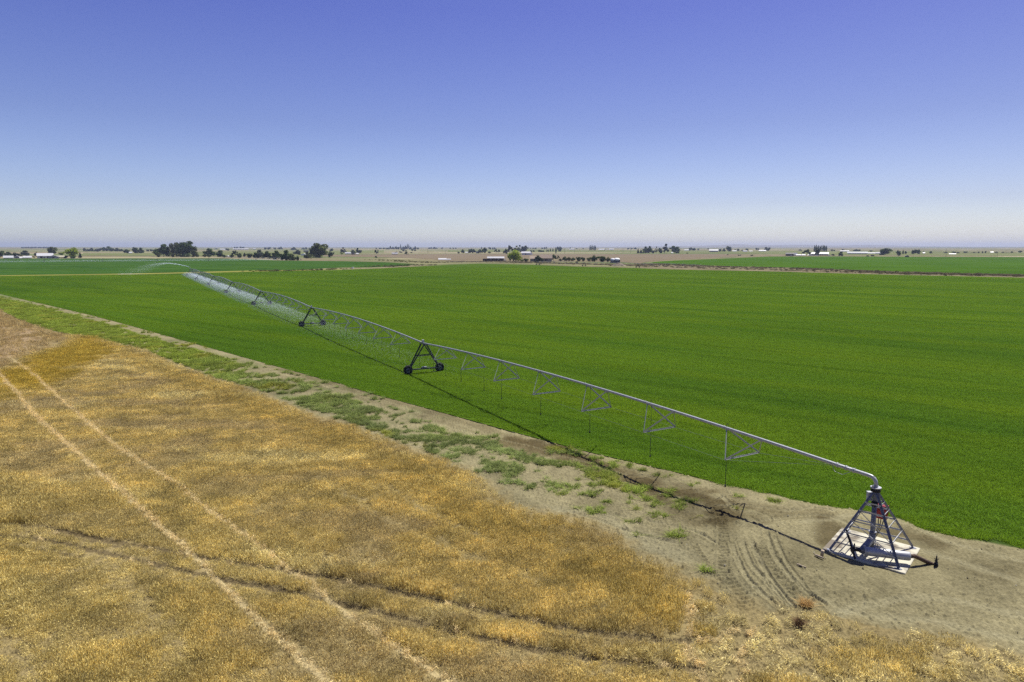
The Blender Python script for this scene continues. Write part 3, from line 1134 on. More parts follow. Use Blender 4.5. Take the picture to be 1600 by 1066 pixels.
def tower_frame(zt):
    m = MB()
    for sx in (-1, 1):
        for sy in (-1, 1):
            m.angle((sx * .55, sy * .10, zt - .1), (sx * .16, sy * WB * .93, .62), .13, .02)
    for sx in (-1, 1):
        t = .46
        a = Vector((sx * .55, -.10, zt - .1)).lerp(Vector((sx * .16, -WB * .93, .62)), t)
        b = Vector((sx * .55, .10, zt - .1)).lerp(Vector((sx * .16, WB * .93, .62)), t)
        m.angle(a, b, .08, .012)
    for sy in (-1, 1):
        a = Vector((-.55, sy * .10, zt - .1)).lerp(Vector((-.16, sy * WB * .93, .62)), .46)
        b = Vector((.55, sy * .10, zt - .1)).lerp(Vector((.16, sy * WB * .93, .62)), .46)
        m.angle(a, b, .06, .012)
        a2 = Vector((.55, sy * .10, zt - .1)).lerp(Vector((.16, sy * WB * .93, .62)), .9)
        m.angle(a, a2, .05, .012)
    m.box((0, 0, zt - .14), (1.3, .22, .08))
    return m


def wheel_mesh():
    m = MB()
    R, W = .62, .34
    prof = [(.33, -.10), (.50, -W / 2), (.58, -W / 2 * .9), (R, -W / 2 * .5), (R, W / 2 * .5), (.58, W / 2 * .9), (.50, W / 2), (.33, .10)]
    n = 24
    b = len(m.v)
    for k in range(n):
        w = 2 * math.pi * k / n
        for r_, x_ in prof:
            m.v.append((x_, math.cos(w) * r_, math.sin(w) * r_))
    q = len(prof)
    for k in range(n):
        for i in range(q - 1):
            k2 = (k + 1) % n
            m.f.append((b + k * q + i, b + k * q + i + 1, b + k2 * q + i + 1, b + k2 * q + i))
            m.sm.append(True)
    for k in range(18):                        # lugs
        w = 2 * math.pi * k / 18
        Mx = Matrix.Rotation(w, 3, 'X') @ Matrix.Rotation(.5 if k % 2 else -.5, 3, 'Z')
        m.box(Matrix.Rotation(w, 3, 'X') @ Vector((.09 if k % 2 else -.09, 0, R + .015)), (.2, .055, .07), Mx)
    return m


def rim_mesh():
    m = MB()
    m.tube([(-.09, 0, 0), (.09, 0, 0)], .335, 16)
    m.tube([(-.2, 0, 0), (.16, 0, 0)], .09, 8)
    return m


ME = {}


def shared(key, fn, mat):
    if key not in ME:
        o = fn().build(key, mat)
        ME[key] = o.data
        bpy.data.objects.remove(o)
    return ME[key]


def sub(name, me, parent, loc=(0, 0, 0), scale=(1, 1, 1), rot=(0, 0, 0)):
    o = bpy.data.objects.new(name, me)
    o.location, o.scale, o.rotation_euler = loc, scale, rot
    return link(o, parent)


def pipe_z(u, za, zb, rise=.65):
    return za + (zb - za) * u + rise * 4 * u * (1 - u)


def make_arm(label, group, base, rz, nspan, span, z0=3.95, zt=3.5, first_drops=None, overhang=0.0, start=0.0, hoses=True, detail=True, elbow=True, frame_mat=None, dry=None):
    arm = empty('irrigation_arm', base, rz)
    tag(arm, label, 'irrigation arm', group)
    drops = []
    for i in range(nspan):
        a = i * span
        za, zb = (z0 if i == 0 else zt), zt
        m = MB()
        path = []
        if i == 0 and elbow:
            path += [(0, 0, z0 - .5), (0, 0, z0 - .32), (.045, 0, z0 - .16), (.14, 0, z0 - .05), (.28, 0, z0 + .01), (.5, 0, z0 + .03)]
        for k in range(0 if not (i == 0 and elbow) else 1, 25):
            u = k / 24
            path.append((a + u * span, 0, pipe_z(u, za, zb)))
        m.tube(path, .102, 12)
        if i == 0 and elbow:
            for s in (1.3, 1.75, 2.3):
                m.tube([(s - .05, 0, pipe_z(s / span, za, zb)), (s + .05, 0, pipe_z(s / span, za, zb))], .13, 10)
            m.tube([(1.2, 0, z0 + .2), (1.5, .1, z0 - .1), (1.9, .1, z0 - .35), (2.4, .08, z0 - .3), (2.75, 0, z0 + .2)], .014, 5)
        for k in range(1, 8):                   # flanges between pipe lengths
            u = (10.3 + 7.95 * (k - 1) + .35) / span
            z = pipe_z(u, za, zb)
            m.tube([(a + u * span - .03, 0, z), (a + u * span + .03, 0, z)], .125, 10)
        m.tube([(a + span * u_ / 24, .085, pipe_z(u_ / 24, za, zb) + .075) for u_ in range(25)], .016, 4)
        sp = m.build('span_pipe', M_galv, arm)
        rods = {-1: [(a + 2.5, -.05, pipe_z(2.5 / span, za, zb) - .08)], 1: [(a + 2.5, .05, pipe_z(2.5 / span, za, zb) - .08)]}
        for k in range(7):
            s = (10.4 + 7.93 * k) * span / 63.66
            mid = s - 1.4
            u = mid / span
            z = pipe_z(u, za, zb)
            h = 1.12 + .85 * 4 * (u - .0) * (1 - u) * .95
            slope = math.atan((pipe_z(u + .02, za, zb) - pipe_z(u - .02, za, zb)) / (.04 * span))
            sub('truss_frame', shared('truss_frame', truss_mesh, M_galv), sp, (a + mid, 0, z), (1, 1, h), (0, -slope, 0))
            for sy in (-1, 1):
                rods[sy].append((a + mid, sy * 1.55, z - h))
        m = MB()
        for sy in (-1, 1):
            rods[sy].append((a + span - 2.0, sy * .05, pipe_z(1 - 2.0 / span, za, zb) - .08))
            for p, q in zip(rods[sy], rods[sy][1:]):
                m.tube([p, q], .007, 4, False)
        m.build('tension_rod', M_galv_dk, sp)
        ds = first_drops if (i == 0 and first_drops) else [2.0 + 4.0 * k for k in range(int(span / 4.0))]
        for s in ds:
            u = s / span
            z = pipe_z(u, za, zb)
            drops.append((a + s, z))
            if hoses:
                sub('drop_hose', shared('drop_hose', hose_mesh, M_plastic), sp, (a + s, 0, z), (1, 1 if int(s) % 2 else -1, (z - .75) / 2.85))
        tw = MB()
        tf = shared('drive_tower_%s' % zt, lambda: tower_frame(zt), M_frame)
        t = sub('drive_tower', tf, arm, (a + span, 0, 0))
        for sy in (-1, 1):
            w = sub('wheel', shared('wheel', wheel_mesh, M_black), t, (.05, sy * WB, .60))
            sub('wheel_hub', shared('wheel_hub', rim_mesh, M_galv_dk), t, (.05, sy * WB, .60))
        sub('base_beam', shared('base_beam', lambda: MB().box((-.22, 0, .66), (.16, 2 * WB + .1, .16)).tube([(-.22, -WB, .56), (-.05, -WB, .6)], .13, 8).tube([(-.22, WB, .56), (-.05, WB, .6)], .13, 8), M_frame), t)
        sub('drive_motor', shared('drive_motor', lambda: MB().tube([(-.22, -.25, .83), (-.22, .3, .83)], .13, 10).box((-.22, .35, .8), (.22, .16, .24)), M_galv_dk), t)
        sub('control_box', shared('control_box_%s' % zt, lambda: MB().box((.25, .02, zt + .27), (.36, .26, .34)), M_grey), t)
    if overhang:
        a = nspan * span
        m = MB()
        m.tube([(a, 0, zt), (a + overhang * .5, 0, zt + .35), (a + overhang, 0, zt + .55)], .06, 8)
        m.tube([(a, 0, zt + .2), (a + 1.2, 0, zt + 1.5), (a + overhang * .9, 0, zt + .55)], .012, 4)
        oh = m.build('overhang_pipe', M_galv, arm)
        for s in (3, 7, 10.5):
            drops.append((a + s, zt + .3))
            sub('drop_hose', shared('drop_hose', hose_mesh, M_plastic), oh, (a + s, 0, zt + .3), (1, 1, (zt + .3 - .75) / 2.85))
        m = MB()
        m.tube([(0, 0, 0), (0, 0, .35), (.25, .25, .62), (.75, .75, 1.0)], [.05, .06, .05, .03], 8)
        m.box((0, 0, .1), (.3, .3, .2))
        g = m.build('end_gun', M_galv_dk, oh)
        g.location = (a + overhang, 0, zt + .55)
    return arm, drops


PB = Vector((PBX, PBY, PZ))
ARM_ANG = .51042
RZ = ARM_ANG + math.pi / 2
SPAN = 3.97869 * (H - PZ)
NEAR_DROPS = [10.5, 18.1, 26.0, 33.6, 41.5, 46.2, 52.3, 56.8, 60.8]
arm1, drops1 = make_arm('long galvanised irrigation arm on seven wheeled towers, reaching from the pivot pyramid across the crop', None, Vector((PBX, PBY, 0)), RZ, 7, SPAN, z0=3.95 + PZ, zt=4.05, first_drops=NEAR_DROPS, overhang=12.0)

# ---- water: fine slivers of spray falling from the hoses
M_water = mat_leaf('spray_droplets', .5, None, (.76, .83, .93), vtint=False)


def spray_mesh(name, P, D, L, W):
    """P start points, D directions (unit), L lengths, W widths -> thin triangles"""
    n = len(P)
    R = rng.normal(size=(n, 3))
    S = np.cross(D, R)
    S /= np.linalg.norm(S, axis=1)[:, None] + 1e-9
    v = np.stack([P + S * W[:, None] / 2, P - S * W[:, None] / 2, P + D * L[:, None]], 1).reshape(-1, 3)
    return np_mesh(name, v, np.arange(3 * n), np.full(n, 3), M_water)


def nozzle_spray(points, per, rad, z0=1.15, w=.013, ln=.07, dens=None):
    Ps, Ds, Ls, Ws = [], [], [], []
    for (x, y), kf in points:
        n = int(per * kf)
        a = rng.uniform(0, 2 * math.pi, n)
        f = rng.uniform(.03, 1, n) ** .8
        r = rad * f
        top = z0 + .55 * np.sin(np.pi * np.minimum(f * 1.05, 1)) * (1 + .4 * rng.normal(size=n)) - z0 * .75 * f ** 2.2
        z = np.clip(top * rng.uniform(.55, 1.1, n), .25, 3)
        P = np.stack([x + np.cos(a) * r + rng.normal(0, .15, n), y + np.sin(a) * r + rng.normal(0, .15, n), z], -1)
        P[:, 0] += -.5 * f                     # a light drift of air
        D = np.stack([np.cos(a) * .8, np.sin(a) * .8, .7 - 1.7 * f], -1)
        D /= np.linalg.norm(D, axis=1)[:, None]
        Ps.append(P)
        Ds.append(D)
        Ls.append(rng.uniform(.5, 1.5, n) * ln)
        Ws.append(rng.uniform(.5, 1.4, n) * w)
    return map(np.concatenate, (Ps, Ds, Ls, Ws))


ca_, sa_ = math.cos(RZ), math.sin(RZ)
pts = []
for s, z in drops1:
    k = float(sstep(60, 330, np.array(s))) * .75 + .03
    if s > 58:
        for off in (0, 2.0):
            pts.append(((PB.x + ca_ * (s + off), PB.y + sa_ * (s + off)), k))
P, D, L_, W_ = nozzle_spray(pts, 5200, 4.6)
me = spray_mesh('water_spray', P, D, L_, W_)
tag(link(bpy.data.objects.new('water_spray', me)), 'white water mist under the long irrigation arm', None, None, 'stuff')

# end gun jet: a high thin arc out over the far field
endp = Vector((PB.x + ca_ * (7 * SPAN + 12.5), PB.y + sa_ * (7 * SPAN + 12.5), 5.1))
tgt = endp + Vector((-50, 11, -5))
n = 14000
dirh = Vector((tgt.x - endp.x, tgt.y - endp.y, 0))
Lh = dirh.length
dirh.normalize()
f = rng.uniform(0, 1, n) ** 1.5
x_ = f * Lh
zc = 5.1 + x_ * .25 - x_ ** 2 * (.25 * Lh + 5.1) / Lh ** 2
spread = .10 + 2.6 * f ** 1.6
fall = np.abs(rng.normal(0, 1, n)) * np.maximum(0, f - .3) ** 1.2 * 9
P = np.stack([endp.x + dirh.x * x_ + rng.normal(0, 1, n) * spread, endp.y + dirh.y * x_ + rng.normal(0, 1, n) * spread, np.maximum(zc + rng.normal(0, .35, n) * spread - fall, .3)], -1)
sl = .25 - 2 * x_ * (.25 * Lh + 5.1) / Lh ** 2
D = np.stack([dirh.x + 0 * sl, dirh.y + 0 * sl, sl], -1)
D /= np.linalg.norm(D, axis=1)[:, None]
me = spray_mesh('end_gun_jet', P, D, rng.uniform(.10, .35, n), rng.uniform(.012, .035, n))
tag(link(bpy.data.objects.new('end_gun_jet', me)), 'arching white water jet thrown from the far end of the irrigation arm', None, None, 'stuff')

# the second machine, across the field behind
A2, B2 = at(-30, 410.8), at(470, 406.6)
d2 = (B2 - A2)
n2 = max(3, round(d2.length / 62))
rz2 = math.atan2(d2.y, d2.x)
arm2, drops2 = make_arm('distant irrigation arm spraying a low white veil over the dark green field behind', None, A2, rz2, n2, d2.length / n2, z0=3.6, elbow=False, hoses=False)
c2, s2 = math.cos(rz2), math.sin(rz2)
P, D, L_, W_ = nozzle_spray([((A2.x + c2 * s, A2.y + s2 * s), 1) for s, z in drops2], 2200, 5.5, 1.9, .022, .16)
me = spray_mesh('distant_spray', P, D, L_, W_)
tag(link(bpy.data.objects.new('distant_spray', me)), 'faint white mist under the distant irrigation arm on the left', None, None, 'stuff')

# a parked machine along the far edge of the crop
A3, B3 = at(996.5, 418.4), at(840.5, 414.2)
d3 = B3 - A3
rz3 = math.atan2(d3.y, d3.x)
L3 = d3.length / 2
dd = d3.normalized()
A3b = A3 - dd * L3
arm3, _ = make_arm('dull irrigation arm parked dry along the far edge of the crop', None, A3b, rz3, 3, L3, z0=3.5, elbow=False, hoses=False)

# ---- the pivot itself
FL, FF, FR = at(1296.5, 860.5), at(1403.5, 890), at(1426, 857.5)
FB = FL + FR - FF
CT = (FL + FR) / 2
PV = empty('pivot_tower', PB)
tag(PV, 'galvanised pivot pyramid with a red control panel standing on a concrete pad', 'pivot tower')
ZT = 3.12
tops = {}
feet = {'l': FL, 'f': FF, 'r': FR, 'b': FB}
for k, q in feet.items():
    e = (q - PB)
    e.z = 0
    u = e.normalized()
    tops[k] = Vector((u.x * .15, u.y * .15, ZT))
    feet[k] = Vector((e.x, e.y, .07))
for k in feet:
    m = MB()
    d_ = (feet[k] - tops[k]).normalized()
    m.angle(feet[k], tops[k], .12, .02, {'l': .8, 'f': -.3, 'r': .4, 'b': 1.2}[k])
    m.box(feet[k] - Vector((0, 0, .02)), (.26, .26, .03))
    m.build('leg', M_galv_dk, PV)
order = 'lfrb'
for i in range(4):
    a, b = order[i], order[(i + 1) % 4]
    m = MB()
    for t in (.13, .31, .51, .69, .83) if i != 1 else (.31, .51, .69, .83):
        m.angle(feet[a].lerp(tops[a], t), feet[b].lerp(tops[b], t), .055, .012)
    m2 = MB()
    if i == 0:
        m.tube([feet[a].lerp(tops[a], .51), feet[b].lerp(tops[b], .13)], .02, 5)
        m.tube([feet[a].lerp(tops[a], .69), feet[b].lerp(tops[b], .31)], .02, 5)
    m.build('cross_brace', M_galv, PV)
m = MB()
m.tube([(0, 0, .04), (0, 0, 2.5)], .125, 14)
m.tube([(0, 0, 2.62), (0, 0, 3.3)], .125, 14)
m.tube([(0, 0, .05), (0, 0, .12)], .24, 14)
m.tube([(0, 0, .95), (0, 0, 1.0)], .2, 14)
m.build('riser_pipe', M_galv_dk, PV)
MB().tube([(0, 0, 2.44), (0, 0, 2.68)], .165, 14).build('pipe_coupling', M_black, PV)
m = MB()
m.tube([(0, 0, 3.2), (0, 0, 3.22), (0, 0, 3.40), (0, 0, 3.41)], [.16, .24, .24, .2], 18)
m.build('swivel_collar', M_black, PV)
m = MB()
m.tube([(0, 0, 3.41), (0, 0, 3.47)], .27, 18)
m.tube([(0, 0, 3.47), (0, 0, 3.56)], .12, 14)
m.box((-.2, -.1, 3.53), (.1, .07, .1))
m.build('swivel_flange', M_galv, PV)
jb = at_p(1357.8, 772, 2.85)
m = MB().box((-.16, .28, 2.86), (.22, .2, .44)).box((-.16, .28, 3.095), (.25, .23, .03))
jo = m.build('junction_box', M_grey, PV)
# control panel on the back right face
cb = (feet['r'].lerp(tops['r'], .5) + feet['b'].lerp(tops['b'], .5)) / 2
e1 = (feet['r'] - feet['b']).normalized()
e2 = Vector((-e1.y, e1.x, 0))
Mx = Matrix((e1, e2, Vector((0, 0, 1)))).transposed()
m = MB()
pc = at_p(1377.5, 800, 1.72)
m.box(pc, (.58, .26, .72), Mx)
po = m.build('control_panel', M_red, PV)
m = MB()
m.box(pc + Vector((0, 0, .378)), (.62, .32, .03), Mx)
m.box(pc + e1 * .31 - e2 * .02 + Vector((0, 0, .1)), (.04, .14, .3), Mx)
m.build('panel_hood', M_red, po)
m = MB()
m.box(pc - e2 * .15 + Vector((0, 0, -.05)), (.30, .03, .36), Mx)
m.build('panel_label', mat_plain('faded_panel_plate', (.30, .02, .018), .4), po)
m = MB()
for s in (-.12, .0, .14):
    m.tube([pc + e1 * s + Vector((0, 0, -.36)), pc + e1 * (s * .6) + Vector((-.05, 0, -.9)), pc + e1 * (s * .4 - .2) + Vector((-.1, -.05, -1.5))], .022, 6)
m.build('cable_conduit', M_plastic, po)
# inlet: a fat pipe lying across the pad, an elbow up to the riser, a rusty feeder out of the ground
q0, q1 = at_p(1351, 861, .48), at_p(1422, 869.5, .46)
m = MB()
m.tube([q0, q0.lerp(q1, .03), q0.lerp(q1, .97), q1], [.19, .225, .225, .20], 20)
for t in (.0, .02):
    m.tube([q0.lerp(q1, t) - (q1 - q0).normalized() * .03, q0.lerp(q1, t)], .29, 18)
m.tube([q0.lerp(q1, .32) + Vector((0, 0, .2)), q0.lerp(q1, .32) + Vector((0, 0, .32))], .05, 8)
ip_ = m.build('inlet_pipe', M_galv, PV)
m = MB()
c0 = q0 - (q1 - q0).normalized() * .15
m.tube([q0, c0, c0.lerp(Vector((0, 0, .48)), .6) + Vector((0, 0, .05)), Vector((0, 0, .62)), Vector((0, 0, .9))], [.15, .16, .17, .17, .15], 12)
m.build('inlet_elbow', M_galv_dk, PV)
m = MB()
m.tube([c0 + Vector((-.42, .05, .05)), c0 + Vector((-.1, 0, .02))], .09, 8)
m.tube([c0 + Vector((-.36, .05, .05)), c0 + Vector((-.36, .05, .36))], .035, 6)
m.tube([c0 + Vector((-.48, .05, .02)), c0 + Vector((-.42, .05, .02))], .17, 10)
m.build('drain_valve', M_black, PV)
r0, r1, r2 = q1 - (q1 - q0).normalized() * .03, at_p(1429, 869, .46), at_p(1457, 882, -.05)
m = MB()
m.tube([r0, r1], .10, 10)
m.tube([r1 - Vector((.03, 0, 0)), r1 + (r2 - r1) * .03, r2], .105, 10)
m.build('feeder_pipe', M_rust, PV)
m = MB()
w0, w1 = at_p(1323, 829, 1.05), at_p(1336, 873, .13)
m.tube([feet['l'].lerp(tops['l'], .36) - Vector((0, 0, .0)), w0, w1], .055, 8)
m.build('pipe_brace', M_black, PV)

# concrete pad
m = MB()
PAD = [at(1284, 859.5), at(1414.5, 897.5), at(1438, 857.5)]
PAD.append(PAD[0] + PAD[2] - PAD[1])
pb, pt = [Vector((p.x, p.y, PZ - .2)) for p in PAD], [Vector((p.x, p.y, PZ + .04)) for p in PAD]
bm = bmesh.new()
vb = [bm.verts.new(p) for p in pb]
vt = [bm.verts.new(p) for p in pt]
bm.faces.new(vt)
bm.faces.new(vb[::-1])
for i in range(4):
    bm.faces.new((vb[i], vb[(i + 1) % 4], vt[(i + 1) % 4], vt[i]))
bmesh.ops.recalc_face_normals(bm, faces=bm.faces)
bmesh.ops.bevel(bm, geom=list(bm.edges), offset=.02, segments=2, affect='EDGES')
me = bpy.data.meshes.new('concrete_pad')
bm.to_mesh(me)
bm.free()
m_, nt, b = new_mat('stained_concrete')
N, L = nt.nodes, nt.links
tc = N.new('ShaderNodeTexCoord')
no = N.new('ShaderNodeTexNoise')
no.inputs['Scale'].default_value = .8
no.inputs['Detail'].default_value = 6
L.new(tc.outputs['Object'], no.inputs['Vector'])
rp = N.new('ShaderNodeValToRGB')
rp.color_ramp.elements[0].position, rp.color_ramp.elements[0].color = .40, (.16, .135, .095, 1)
rp.color_ramp.elements[1].position, rp.color_ramp.elements[1].color = .53, (.50, .475, .36, 1)
L.new(no.outputs['Fac'], rp.inputs['Fac'])
L.new(rp.outputs['Color'], b.inputs['Base Color'])
b.inputs['Roughness'].default_value = .9
me.materials.append(m_)
tag(link(bpy.data.objects.new('concrete_pad', me)), 'pale square concrete pad under the pivot pyramid', 'concrete pad')

# small things about the pad
v = at(1462.5, 883.5)
o = empty('hydrant_valve', v)
tag(o, 'small black upright valve in the dirt beside the rusty feeder pipe', 'valve')
m = MB()
m.tube([(0, 0, -.05), (0, 0, .12), (0, 0, .13), (0, 0, .3)], [.10, .10, .06, .06], 10)
m.build('valve_body', M_black, o)
MB().tube([(0, 0, .3), (0, 0, .52)], .03, 8).build('valve_stem', M_black, o)
m = MB()
m.tube([(-.10, .02, .34), (.10, -.02, .34)], .022, 6)
m.tube([(0, -.10, .2), (0, .10, .2)], .035, 8)
m.build('handle', M_black, o)
a = at(1284, 868)
o = MB().tube([(0, 0, -.05), (.02, -.03, .30)], .085, 9).build('cut_post', M_wood, None, a)
tag(o, 'short pale cut post beside the left corner of the concrete pad', 'post')
o = MB().tube([(-.12, .22, .05), (0, 0, .06), (.16, -.22, .05)], [.045, .055, .045], 8).build('broken_pipe', M_wood, None, at(1279.5, 871))
tag(o, 'brown broken pipe piece lying by the cut post', 'pipe piece')
o = MB().tube([(-.16, .2, .035), (.14, -.2, .035)], .035, 6).build('wood_offcut', M_wood, None, at(1252.5, 885))
tag(o, 'pale wood offcut lying on open dirt left of the pad', 'offcut')


def dry_bush(px, py, w, h, seed, lab, col):
    me = leafblades('dry_bush', 420, w * .4, h, .022, .6, 3, seed=seed, curl=.5)
    me.materials.append(mat_leaf('dry_bush_twig', .2, None, col))
    o = link(bpy.data.objects.new('dry_bush', me))
    o.location = at(px, py)
    tag(o, lab, 'bush')


dry_bush(1259, 946, .62, .30, 401, 'rounded orange brown dry bush at the end of the tyre tracks', (.52, .36, .15))
dry_bush(1249, 977, .42, .30, 402, 'dark brown spiky dry bush standing in pale trampled straw', (.17, .11, .06))


# ------------------------------------------------------------------ trees
def crown_mesh(name, kind, seed, nleaf=1500):
    """leaf clumps through the volume of several lobes; unit height and width"""
    r = np.random.default_rng(seed)
    lobes = []
    if kind == 'round':
        lobes.append((0, 0, .44, .31, .36))
        for i in range(11):
            a = r.uniform(0, 6.28)
            q = r.uniform(.16, .36)
            lobes.append((math.cos(a) * q, math.sin(a) * q, r.uniform(.14, .80) - .2 * q, r.uniform(.15, .24), r.uniform(.14, .22)))
        lobes.append((r.uniform(-.1, .1), r.uniform(-.1, .1), .80, .18, .18))
    elif kind == 'loose':
        for i in range(12):
            a = r.uniform(0, 6.28)
            q = r.uniform(.05, .38)
            lobes.append((math.cos(a) * q, math.sin(a) * q, r.uniform(.28, .88) - .3 * q, r.uniform(.09, .17), r.uniform(.09, .15)))
    elif kind == 'poplar':
        for i in range(12):
            t = i / 11
            w = .40 * math.sin(math.pi * min(1, .15 + t * .85)) + .1
            lobes.append((r.uniform(-.1, .1), r.uniform(-.1, .1), .10 + .84 * t, w * r.uniform(.8, 1.1), .10))
    elif kind == 'conifer':
        for i in range(12):
            t = i / 11
            w = .46 * (1 - t) + .05
            lobes.append((r.uniform(-.05, .05), r.uniform(-.05, .05), .10 + .84 * t, w, .06))
    elif kind == 'bush':
        for i in range(9):
            a = r.uniform(0, 6.28)
            q = r.uniform(.0, .32)
            lobes.append((math.cos(a) * q, math.sin(a) * q, r.uniform(.22, .74) - .3 * q, r.uniform(.16, .26), r.uniform(.16, .26)))
    vol = np.array([l[3] ** 2 * l[4] for l in lobes]) ** .7
    pick = r.choice(len(lobes), nleaf, p=vol / vol.sum())
    Lb = np.array(lobes)[pick]
    u = r.normal(size=(nleaf, 3))
    u /= np.linalg.norm(u, axis=1)[:, None]
    rad = r.uniform(.15, 1, nleaf) ** .45
    rad *= .86 + .28 * np.array([mnoise.noise(Vector((q[0] * 2.6 + k * 3.1, q[1] * 2.6, q[2] * 2.6))) for q, k in zip(u, pick)])
    C = Lb[:, :3] + u * rad[:, None] * np.stack([Lb[:, 3], Lb[:, 3], Lb[:, 4]], -1)
    nrm = u + r.normal(size=(nleaf, 3)) * .6 + np.array([0, 0, .25])
    nrm /= np.linalg.norm(nrm, axis=1)[:, None]
    t1 = np.cross(nrm, r.normal(size=(nleaf, 3)))
    t1 /= np.linalg.norm(t1, axis=1)[:, None]
    t2 = np.cross(nrm, t1)
    s = r.uniform(.024, .052, nleaf)[:, None]
    V = np.stack([C + t1 * s, C + t2 * s * .7, C - t1 * s, C - t2 * s * .7], 1).reshape(-1, 3)
    V[:, 2] = np.maximum(V[:, 2], .02)
    me = np_mesh(name, V, np.arange(4 * nleaf), np.full(nleaf, 4))
    a = me.attributes.new('var', 'FLOAT', 'POINT')
    base = r.uniform(.7, 1.35, len(lobes))[pick] * r.uniform(.75, 1.25, nleaf)
    a.data.foreach_set('value', np.repeat(base, 4).astype(np.float32))
    return me


def trunk_mesh(name, kind, seed):
    r = random.Random(seed)
    m = MB()
    top = {'round': .55, 'loose': .7, 'poplar': .85, 'conifer': .9, 'bush': .4}[kind]
    m.tube([(0, 0, -.02), (.01, 0, top * .4), (0, .01, top)], [.028, .02, .006], 7)
    if kind in ('round', 'loose', 'bush'):
        for i in range(5):
            a = i * 1.26 + r.uniform(-.3, .3)
            z = top * (.3 + .1 * i)
            m.tube([(0, 0, z), (math.cos(a) * .14, math.sin(a) * .14, z + .14), (math.cos(a) * .26, math.sin(a) * .26, z + .22)], [.013, .009, .003], 5)
    o = m.build(name, None)
    me = o.data
    bpy.data.objects.remove(o)
    return me


TONES = {
    'dark': (.064, .098, .032), 'mid': (.065, .105, .028), 'lime': (.25, .32, .03), 'olive': (.115, .135, .045), 'black': (.030, .046, .024), 'grey': (.085, .105, .070), 'pale': (.22, .25, .09),
}
LEAF = {k: mat_leaf('leaves_' + k, .28, None, v, objvar=.15) for k, v in TONES.items()}
M_bark = mat_plain('bark', (.11, .085, .06), .95, 0, .25, 12)
PROTO = {}


def proto(kind, i):
    key = (kind, i)
    if key not in PROTO:
        PROTO[key] = (crown_mesh('crown_' + kind, kind, 500 + i * 7 + len(kind), 2600 if kind == 'round' else 1700), trunk_mesh('trunk_' + kind, kind, 600 + i))
        for me, mt in zip(PROTO[key], (LEAF['mid'], M_bark)):
            me.materials.append(mt)
    return PROTO[key]


tree_rng = random.Random(3)


def tree(px, base, w, top, kind, tone, label, cat='tree', group=None, name=None, parts=True):
    p = at(px, base)
    k = scale_at(p)
    h, wd = (base - top) * k, w * k
    cm, tm = proto(kind, tree_rng.randrange(3))
    nm = name or {'round': 'broadleaf_tree', 'loose': 'broadleaf_tree', 'poplar': 'poplar_tree', 'conifer': 'conifer_tree', 'bush': 'shrub'}[kind]
    rz = tree_rng.uniform(0, 6.28)
    # the foliage meshes span about .9 of their unit box
    fx = {'round': 1.3, 'loose': 1.3, 'poplar': 1.1, 'conifer': 1.0, 'bush': 1.2}[kind]
    scl = (wd * fx, wd * fx * tree_rng.uniform(.85, 1.1), h * 1.15)
    if parts:
        r = empty(nm, p, rz)
        o = sub('crown', cm, r, scale=scl)
        sub('trunk', tm, r, scale=(min(wd, h) * 1.1, min(wd, h) * 1.1, h))
    else:
        o = r = sub(nm, cm, None, p, scl, (0, 0, rz))
    o.material_slots[0].link = 'OBJECT'
    o.material_slots[0].material = LEAF[tone]
    tag(r, label, cat, group)
    return r


T = tree
# left farmstead
T(0, 403, 12, 392, 'round', 'dark', 'dark tree cut by the left edge of the photo beside low white roofs')
T(12.5, 401, 12, 394, 'round', 'dark', 'small dark tree behind the first low white roof at far left')
T(24, 401.5, 13, 394.5, 'bush', 'black', 'wide blackish tree behind the second low white roof at far left')
T(37, 400, 13, 392, 'round', 'grey', 'grey green tree just right of the blackish tree behind low white roofs')
T(57, 401.5, 6, 394, 'bush', 'black', 'dark narrow tree against the left end of the big white barn')
T(53, 403, 4, 400.5, 'bush', 'dark', 'tiny dark shrub left of the big white barn', 'shrub')
T(82, 399, 13, 386.6, 'round', 'olive', 'olive round tree rising behind the big white barn')
T(79, 398.5, 6, 393.5, 'bush', 'lime', 'yellow green bush above the right end of the big white barn', 'shrub')
T(95, 399, 11, 393.5, 'bush', 'lime', 'lime bush between the olive tree and the big lime tree', 'shrub')
T(112, 403.6, 25, 386, 'bush', 'lime', 'big rounded lime green tree right of the white barn')
T(125.5, 403.5, 6.5, 394.5, 'conifer', 'black', 'dark conifer at the right foot of the big lime tree')
T(103, 403.6, 8, 399, 'bush', 'black', 'low blackish bush at the left foot of the big lime tree', 'shrub')
T(115, 403.8, 10, 400, 'bush', 'dark', 'low dark bush beneath the big lime tree', 'shrub')
T(92, 403.5, 7, 401, 'bush', 'dark', 'low dark bush before the tan roofed shed', 'shrub')
T(70, 403.8, 5, 402, 'bush', 'dark', 'small dark bush before the wall of the white barn', 'shrub')
g = 'hazy trees along the distant lane'
for q in ((132, 393, 5, 387.6), (137, 393, 6, 389.5), (143, 393, 6, 387.5), (150, 393.5, 8, 389.5), (156, 393, 7, 388.4), (177, 393, 8, 388.2), (184, 393, 8, 388), (190, 393, 7, 389.5)):
    T(*q, 'round', 'grey', 'small hazy tree along the distant lane right of the lime tree', group=g, parts=False)
T(163, 392.5, 9, 386.6, 'round', 'dark', 'hazy taller tree with flat top in the distant lane')
T(172, 392.5, 10, 385.4, 'round', 'dark', 'tallest hazy domed tree in the distant lane')
T(198, 396, 11, 390, 'round', 'dark', 'dark tree left of the small white shed on the left')
T(211, 396, 11, 387, 'round', 'dark', 'left one of two round dark trees by the small white shed')
T(219.5, 396, 9, 387.6, 'round', 'dark', 'right one of two round dark trees by the small white shed')
